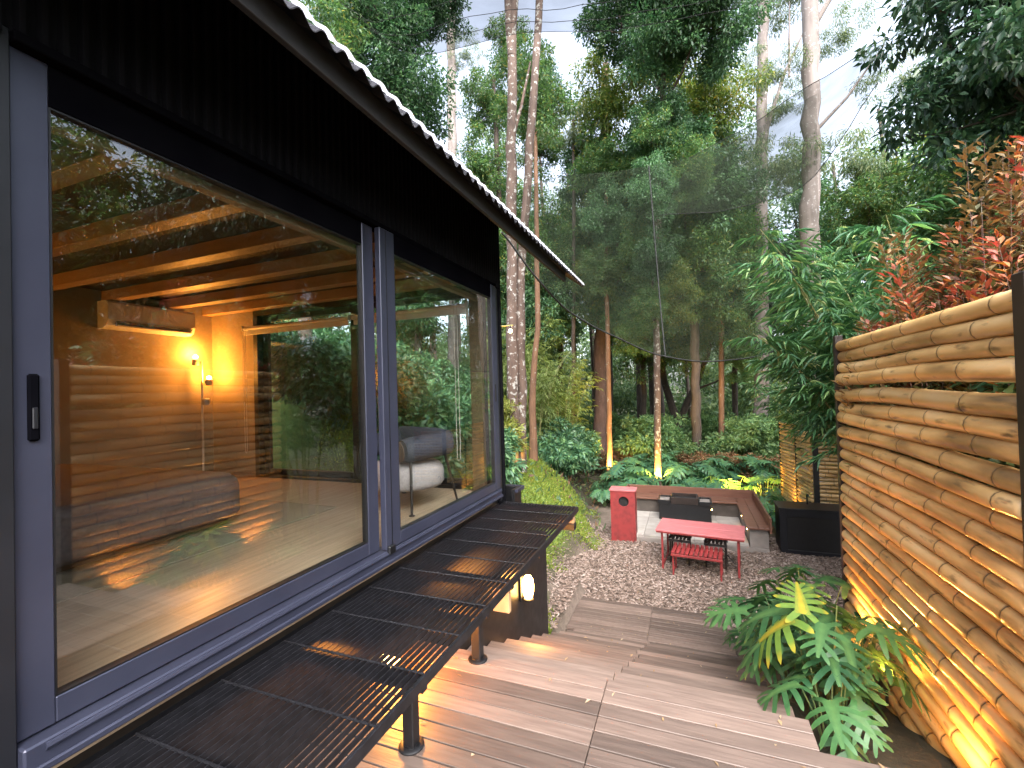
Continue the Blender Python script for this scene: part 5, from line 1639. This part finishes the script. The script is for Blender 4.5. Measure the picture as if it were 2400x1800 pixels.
# ------------------------------------------------------------------ philodendrons
def philo_leaf(name, L_, nl_, mat, seed, curl=.28):
    rr = random.Random(seed)
    vs = []; fs = []; rib = []
    def pt(x, y_):
        z = -curl * x * x / L_ - .35 * y_ * y_ / L_ + .06 * abs(y_)
        return (x, y_, z)
    N_ = 12
    for i_ in range(N_ + 1):
        t = i_ / N_; x = L_ * t
        hw = L_ * .17 * (1 - .8 * t)
        vs += [pt(x, -hw), pt(x, 0), pt(x, hw)]; rib += [.15, .9, .15]
    for i_ in range(N_):
        a = 3 * i_
        fs += [(a, a + 3, a + 4, a + 1), (a + 1, a + 4, a + 5, a + 2)]
    for sd in (-1, 1):
        for k in range(nl_):
            t = (k + .25) / nl_
            ln = L_ * (.46 * math.sin(math.pi * (.26 + .62 * t)) + .05) * rr.uniform(.85, 1.1)
            an = math.radians(105 - 75 * t) + rr.uniform(-.08, .08)
            if k == 0: an = math.radians(135)
            x0 = L_ * t * .92; hw = L_ * .17 * (1 - .8 * t) * .55
            d = (math.cos(an), math.sin(an) * sd); q = (-d[1], d[0])
            wv = L_ * .135 * (1.12 - .45 * t)
            b0 = len(vs)
            for u, wf in ((0, .95), (.35, 1.0), (.7, .95), (.9, .62), (1.0, .08)):
                bend = .10 * u * u * ln
                cx_, cy_ = x0 + d[0] * ln * u + bend, sd * hw + d[1] * ln * u
                for s_ in (-.5, .5):
                    p = pt(cx_ + q[0] * wv * wf * s_, cy_ + q[1] * wv * wf * s_)
                    vs.append((p[0], p[1], p[2] - .22 * u * u * ln)); rib.append(.6 if u > .85 else 0.0)
            for i_ in range(4):
                a = b0 + 2 * i_
                fs.append((a, a + 1, a + 3, a + 2) if sd > 0 else (a, a + 2, a + 3, a + 1))
    return raw_mesh(name, np.array(vs), fs, mat, 180, {'rib': rib})


PL = [philo_leaf('leaf', .46, 6, M['philo'], 70 + i_, .2 + .1 * i_) for i_ in range(3)]
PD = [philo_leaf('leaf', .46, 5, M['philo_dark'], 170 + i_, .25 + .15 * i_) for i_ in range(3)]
PY = philo_leaf('leaf', .46, 6, M['philo_yellow'], 90, .2)


def philodendron(loc, n_, h_, spread, sc, seed, label, group=None, face=None, yellow=()):
    rr = random.Random(seed)
    t = empty('philodendron', loc, label, 'plant', group)
    for i_ in range(n_):
        a = 6.283 * i_ / n_ + rr.uniform(-.4, .4)
        hh = h_ * rr.uniform(.45, 1.0); ss_ = spread * rr.uniform(.5, 1.0) * (1.2 - .5 * hh / h_)
        tipp = Vector((loc[0] + math.cos(a) * ss_, loc[1] + math.sin(a) * ss_, loc[2] + hh))
        if i_ in yellow:
            a, tipp = yellow[i_][0], Vector(yellow[i_][1])
        base = Vector((loc[0] + math.cos(a) * .04, loc[1] + math.sin(a) * .04, loc[2] - .03))
        mid = base.lerp(tipp, .5) + Vector((0, 0, .12 * hh))
        MB().tube([base, mid, tipp], [.012 * sc, .009 * sc, .006 * sc], 6).build('stalk', M['stalk'], t, smooth=70)
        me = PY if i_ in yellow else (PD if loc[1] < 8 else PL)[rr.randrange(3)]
        o = link_mesh('leaf', me, t, tipp)
        pitch = rr.uniform(-.15, .6)
        if i_ in yellow: pitch = yellow[i_][2]
        o.rotation_euler = (rr.uniform(-.35, .35), pitch, a + rr.uniform(-.3, .3))
        s_ = sc * rr.uniform(.8, 1.15)
        if i_ in yellow: s_ = yellow[i_][3]
        o.scale = (s_ * rr.uniform(.85, 1.1), s_ * rr.uniform(.8, 1.15), s_ * rr.uniform(.4, 1.15))
    return t


def copy_plant(src, loc, rz, sc, label=None):
    c = src.copy(); C.objects.link(c); c.location = loc; c.rotation_euler.z = rz; c.scale = (sc, sc, sc)
    if label: c['label'] = label
    for ch in src.children:
        d = ch.copy(); C.objects.link(d); d.parent = c
    return c


# beside the steps, in front of the fence
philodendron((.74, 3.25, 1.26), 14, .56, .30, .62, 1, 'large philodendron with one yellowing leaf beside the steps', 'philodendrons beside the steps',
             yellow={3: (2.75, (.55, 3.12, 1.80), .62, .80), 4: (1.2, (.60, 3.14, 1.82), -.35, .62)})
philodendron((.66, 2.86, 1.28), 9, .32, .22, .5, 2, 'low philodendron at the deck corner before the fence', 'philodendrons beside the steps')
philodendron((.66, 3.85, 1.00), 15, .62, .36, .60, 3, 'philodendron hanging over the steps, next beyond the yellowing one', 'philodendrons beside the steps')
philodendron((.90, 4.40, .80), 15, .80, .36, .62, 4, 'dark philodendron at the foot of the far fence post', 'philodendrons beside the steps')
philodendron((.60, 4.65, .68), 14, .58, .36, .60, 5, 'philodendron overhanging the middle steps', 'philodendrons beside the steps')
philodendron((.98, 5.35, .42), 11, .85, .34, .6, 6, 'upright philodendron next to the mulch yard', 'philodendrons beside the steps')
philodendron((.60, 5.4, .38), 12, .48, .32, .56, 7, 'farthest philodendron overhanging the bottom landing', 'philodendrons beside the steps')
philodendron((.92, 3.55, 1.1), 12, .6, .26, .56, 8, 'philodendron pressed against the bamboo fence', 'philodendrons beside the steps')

# bed behind the pit
BL = 'blue green lobed philodendron in the bed behind the pit bench'
protos = [philodendron((-1.6 + 1.1 * i_, 12.7, .0), 9, R.uniform(.75, .95), .42, 1.0, 20 + i_, BL, 'philodendrons behind the pit') for i_ in range(4)]
for _ in range(36):
    for tr_ in range(20):
        x = R.uniform(-2.9, 2.1); y_ = R.uniform(12.35, 16.0)
        if x < np.interp(y_, *XB) + .9: continue
        if (x + .9) ** 2 + (y_ - 13.5) ** 2 < .12 or (x + 2.5) ** 2 + (y_ - 15) ** 2 < .12: continue
        if x > 1.75 and y_ > 11 and y_ < 13: continue
        break
    copy_plant(protos[R.randrange(4)], (x, y_, Z(x, y_)), R.uniform(0, 6.28), R.uniform(.85, 1.2))
for (x, y_, lb) in ((1.75, 11.3, 'small philodendron halfway between pit bench and bamboo screen'), (1.85, 10.9, 'small philodendron tucked behind the black washstand corner'), (1.7, 12.0, 'small philodendron behind the pit bench corner by the screen')):
    copy_plant(protos[1], (x, y_, 0), R.uniform(0, 6.28), .75, lb)
for (x, y_, lb) in ((-2.2, 12.3, 'small philodendron between soil path and red box'), (-2.35, 13.1, 'small philodendron on the soil path edge before the glowing orange trunk')):
    copy_plant(protos[2], (x, y_, Z(x, y_)), R.uniform(0, 6.28), .7, lb)

# ------------------------------------------------------------------ shade nets
def net(name, label, cols, mat, nu, nv, sag, seams, cord=.014):
    cols = [(Vector(a), Vector(b_)) for a, b_ in cols]
    t = empty(name, cols[0][0], label, 'shade net')
    def cat(ps, u):
        n_ = len(ps) - 1; f = min(u * n_, n_ - 1e-6); i_ = int(f); w_ = f - i_
        p0, p1, p2, p3 = ps[max(i_ - 1, 0)], ps[i_], ps[i_ + 1], ps[min(i_ + 2, n_)]
        return .5 * ((2 * p1) + (p2 - p0) * w_ + (2 * p0 - 5 * p1 + 4 * p2 - p3) * w_ ** 2 + (3 * p1 - p0 - 3 * p2 + p3) * w_ ** 3)
    B = [c_[0] for c_ in cols]; T = [c_[1] for c_ in cols]
    def S_(u, v):
        p = cat(B, u).lerp(cat(T, u), v)
        s_ = math.sin(math.pi * v)
        return p + Vector((0, .5 * sag * s_, -sag * s_ + (.05 * math.sin(17 * u + 4 * v) + .025 * math.sin(43 * u - 9 * v)) * (.25 + s_)))
    vs = [S_(i_ / nu, j / nv) for i_ in range(nu + 1) for j in range(nv + 1)]
    fs = [(i_ * (nv + 1) + j, (i_ + 1) * (nv + 1) + j, (i_ + 1) * (nv + 1) + j + 1, i_ * (nv + 1) + j + 1) for i_ in range(nu) for j in range(nv)]
    MB().poly(vs, fs).build('mesh_cloth', mat, t, smooth=180)
    for kind, val in seams:
        if kind == 'u': pts = [S_(val, j / nv) for j in range(nv + 1)]
        else: pts = [S_(i_ / nu, val) for i_ in range(nu + 1)]
        MB().tube(pts, cord, 6).build('seam_cord', M['seam'], t, smooth=70)
    return t


net('shade_net', 'dark see-through shade net sagging from the cabin roof across the yard',
    [((-2.23, 5.5, 5.31), (-2.35, 7.0, 6.6)), ((-1.87, 6.5, 4.64), (-2.46, 9.5, 7.85)), ((-1.46, 8, 4.27), (-1.6, 10.2, 8.1)),
     ((-.39, 9.5, 3.81), (-.68, 11, 8.4)), ((1.04, 10, 3.70), (.95, 12, 9.0)), ((2.4, 9.8, 4.1), (2.7, 11, 9.2))], M['net'], 40, 16, .35,
    [('v', 0.0), ('u', .60)])
net('peaked_net', 'second shade net stretched up to a peak beneath the dark overhanging tree', 
    [((-.4, 10.2, 6.9), (.2, 11.4, 8.6)), ((.9, 9.6, 6.6), (1.3, 10.8, 8.7)), ((2.0, 8.9, 6.6), (2.2, 9.6, 8.6)), ((2.75, 8.1, 7.6), (2.85, 8.0, 8.15))], M['net'], 20, 8, .1, [('v', 0.0), ('v', 1.0)], .006)
net('overhead_net', 'shade net strung high overhead along the top of the picture',
    [((-5.9, 7.8, 10.75), (-6.1, 5.0, 10.9)), ((-4.9, 8.0, 10.25), (-5.1, 5.2, 10.4)), ((-2.75, 8.2, 10.15), (-2.9, 5.4, 10.3)), ((-.85, 8.3, 9.7), (-.9, 5.5, 9.9)), ((1.0, 8.2, 9.4), (1.1, 5.6, 9.6))], M['net_top'], 24, 10, .12,
    [('v', 0.0), ('v', .12), ('v', .25), ('v', .4)], .005)

# ------------------------------------------------------------------ garden spotlights
uplight((-2.36, 14.66, .62), (-2.46, 15, 1.0), 'spotlight at the foot of the glowing orange trunk', 130, 140)
uplight((-.82, 13.16, .66), (-.86, 13.5, 1.0), 'spotlight at the foot of the lit lichen trunk behind the bench', 130, 140)
uplight((1.12, 12.4, .50), (1.15, 12.9, .7), 'spotlight among leaves behind the bench corner', 140, 150)
uplight((1.80, 11.35, .18), (1.95, 11.8, .8), 'spotlight between bench end and bamboo screen', 22, 130)
uplight((-3.55, 8.25, Z(-3.55, 8.25) + .2), (-3.7, 8.7, Z(-3.55, 8.25) + 1.2), 'spotlight lighting the yellow green shrub by the cabin', 110, 150)
uplight((1.04, 2.62, 1.40), (1.26, 3.2, 2.0), 'spotlight low against the near end of the bamboo fence', 8, 150, (1.0, .45, .10))
uplight((1.06, 4.15, 1.30), (1.26, 4.1, 2.2), 'spotlight low against the far end of the bamboo fence', 16, 150, (1.0, .45, .10))
uplight((1.06, 3.35, 1.42), (1.26, 3.4, 2.4), 'added spotlight brightening the middle of the bamboo fence', 14, 150, (1.0, .45, .10))  # extra lamp, added to carry the warm light along the poles
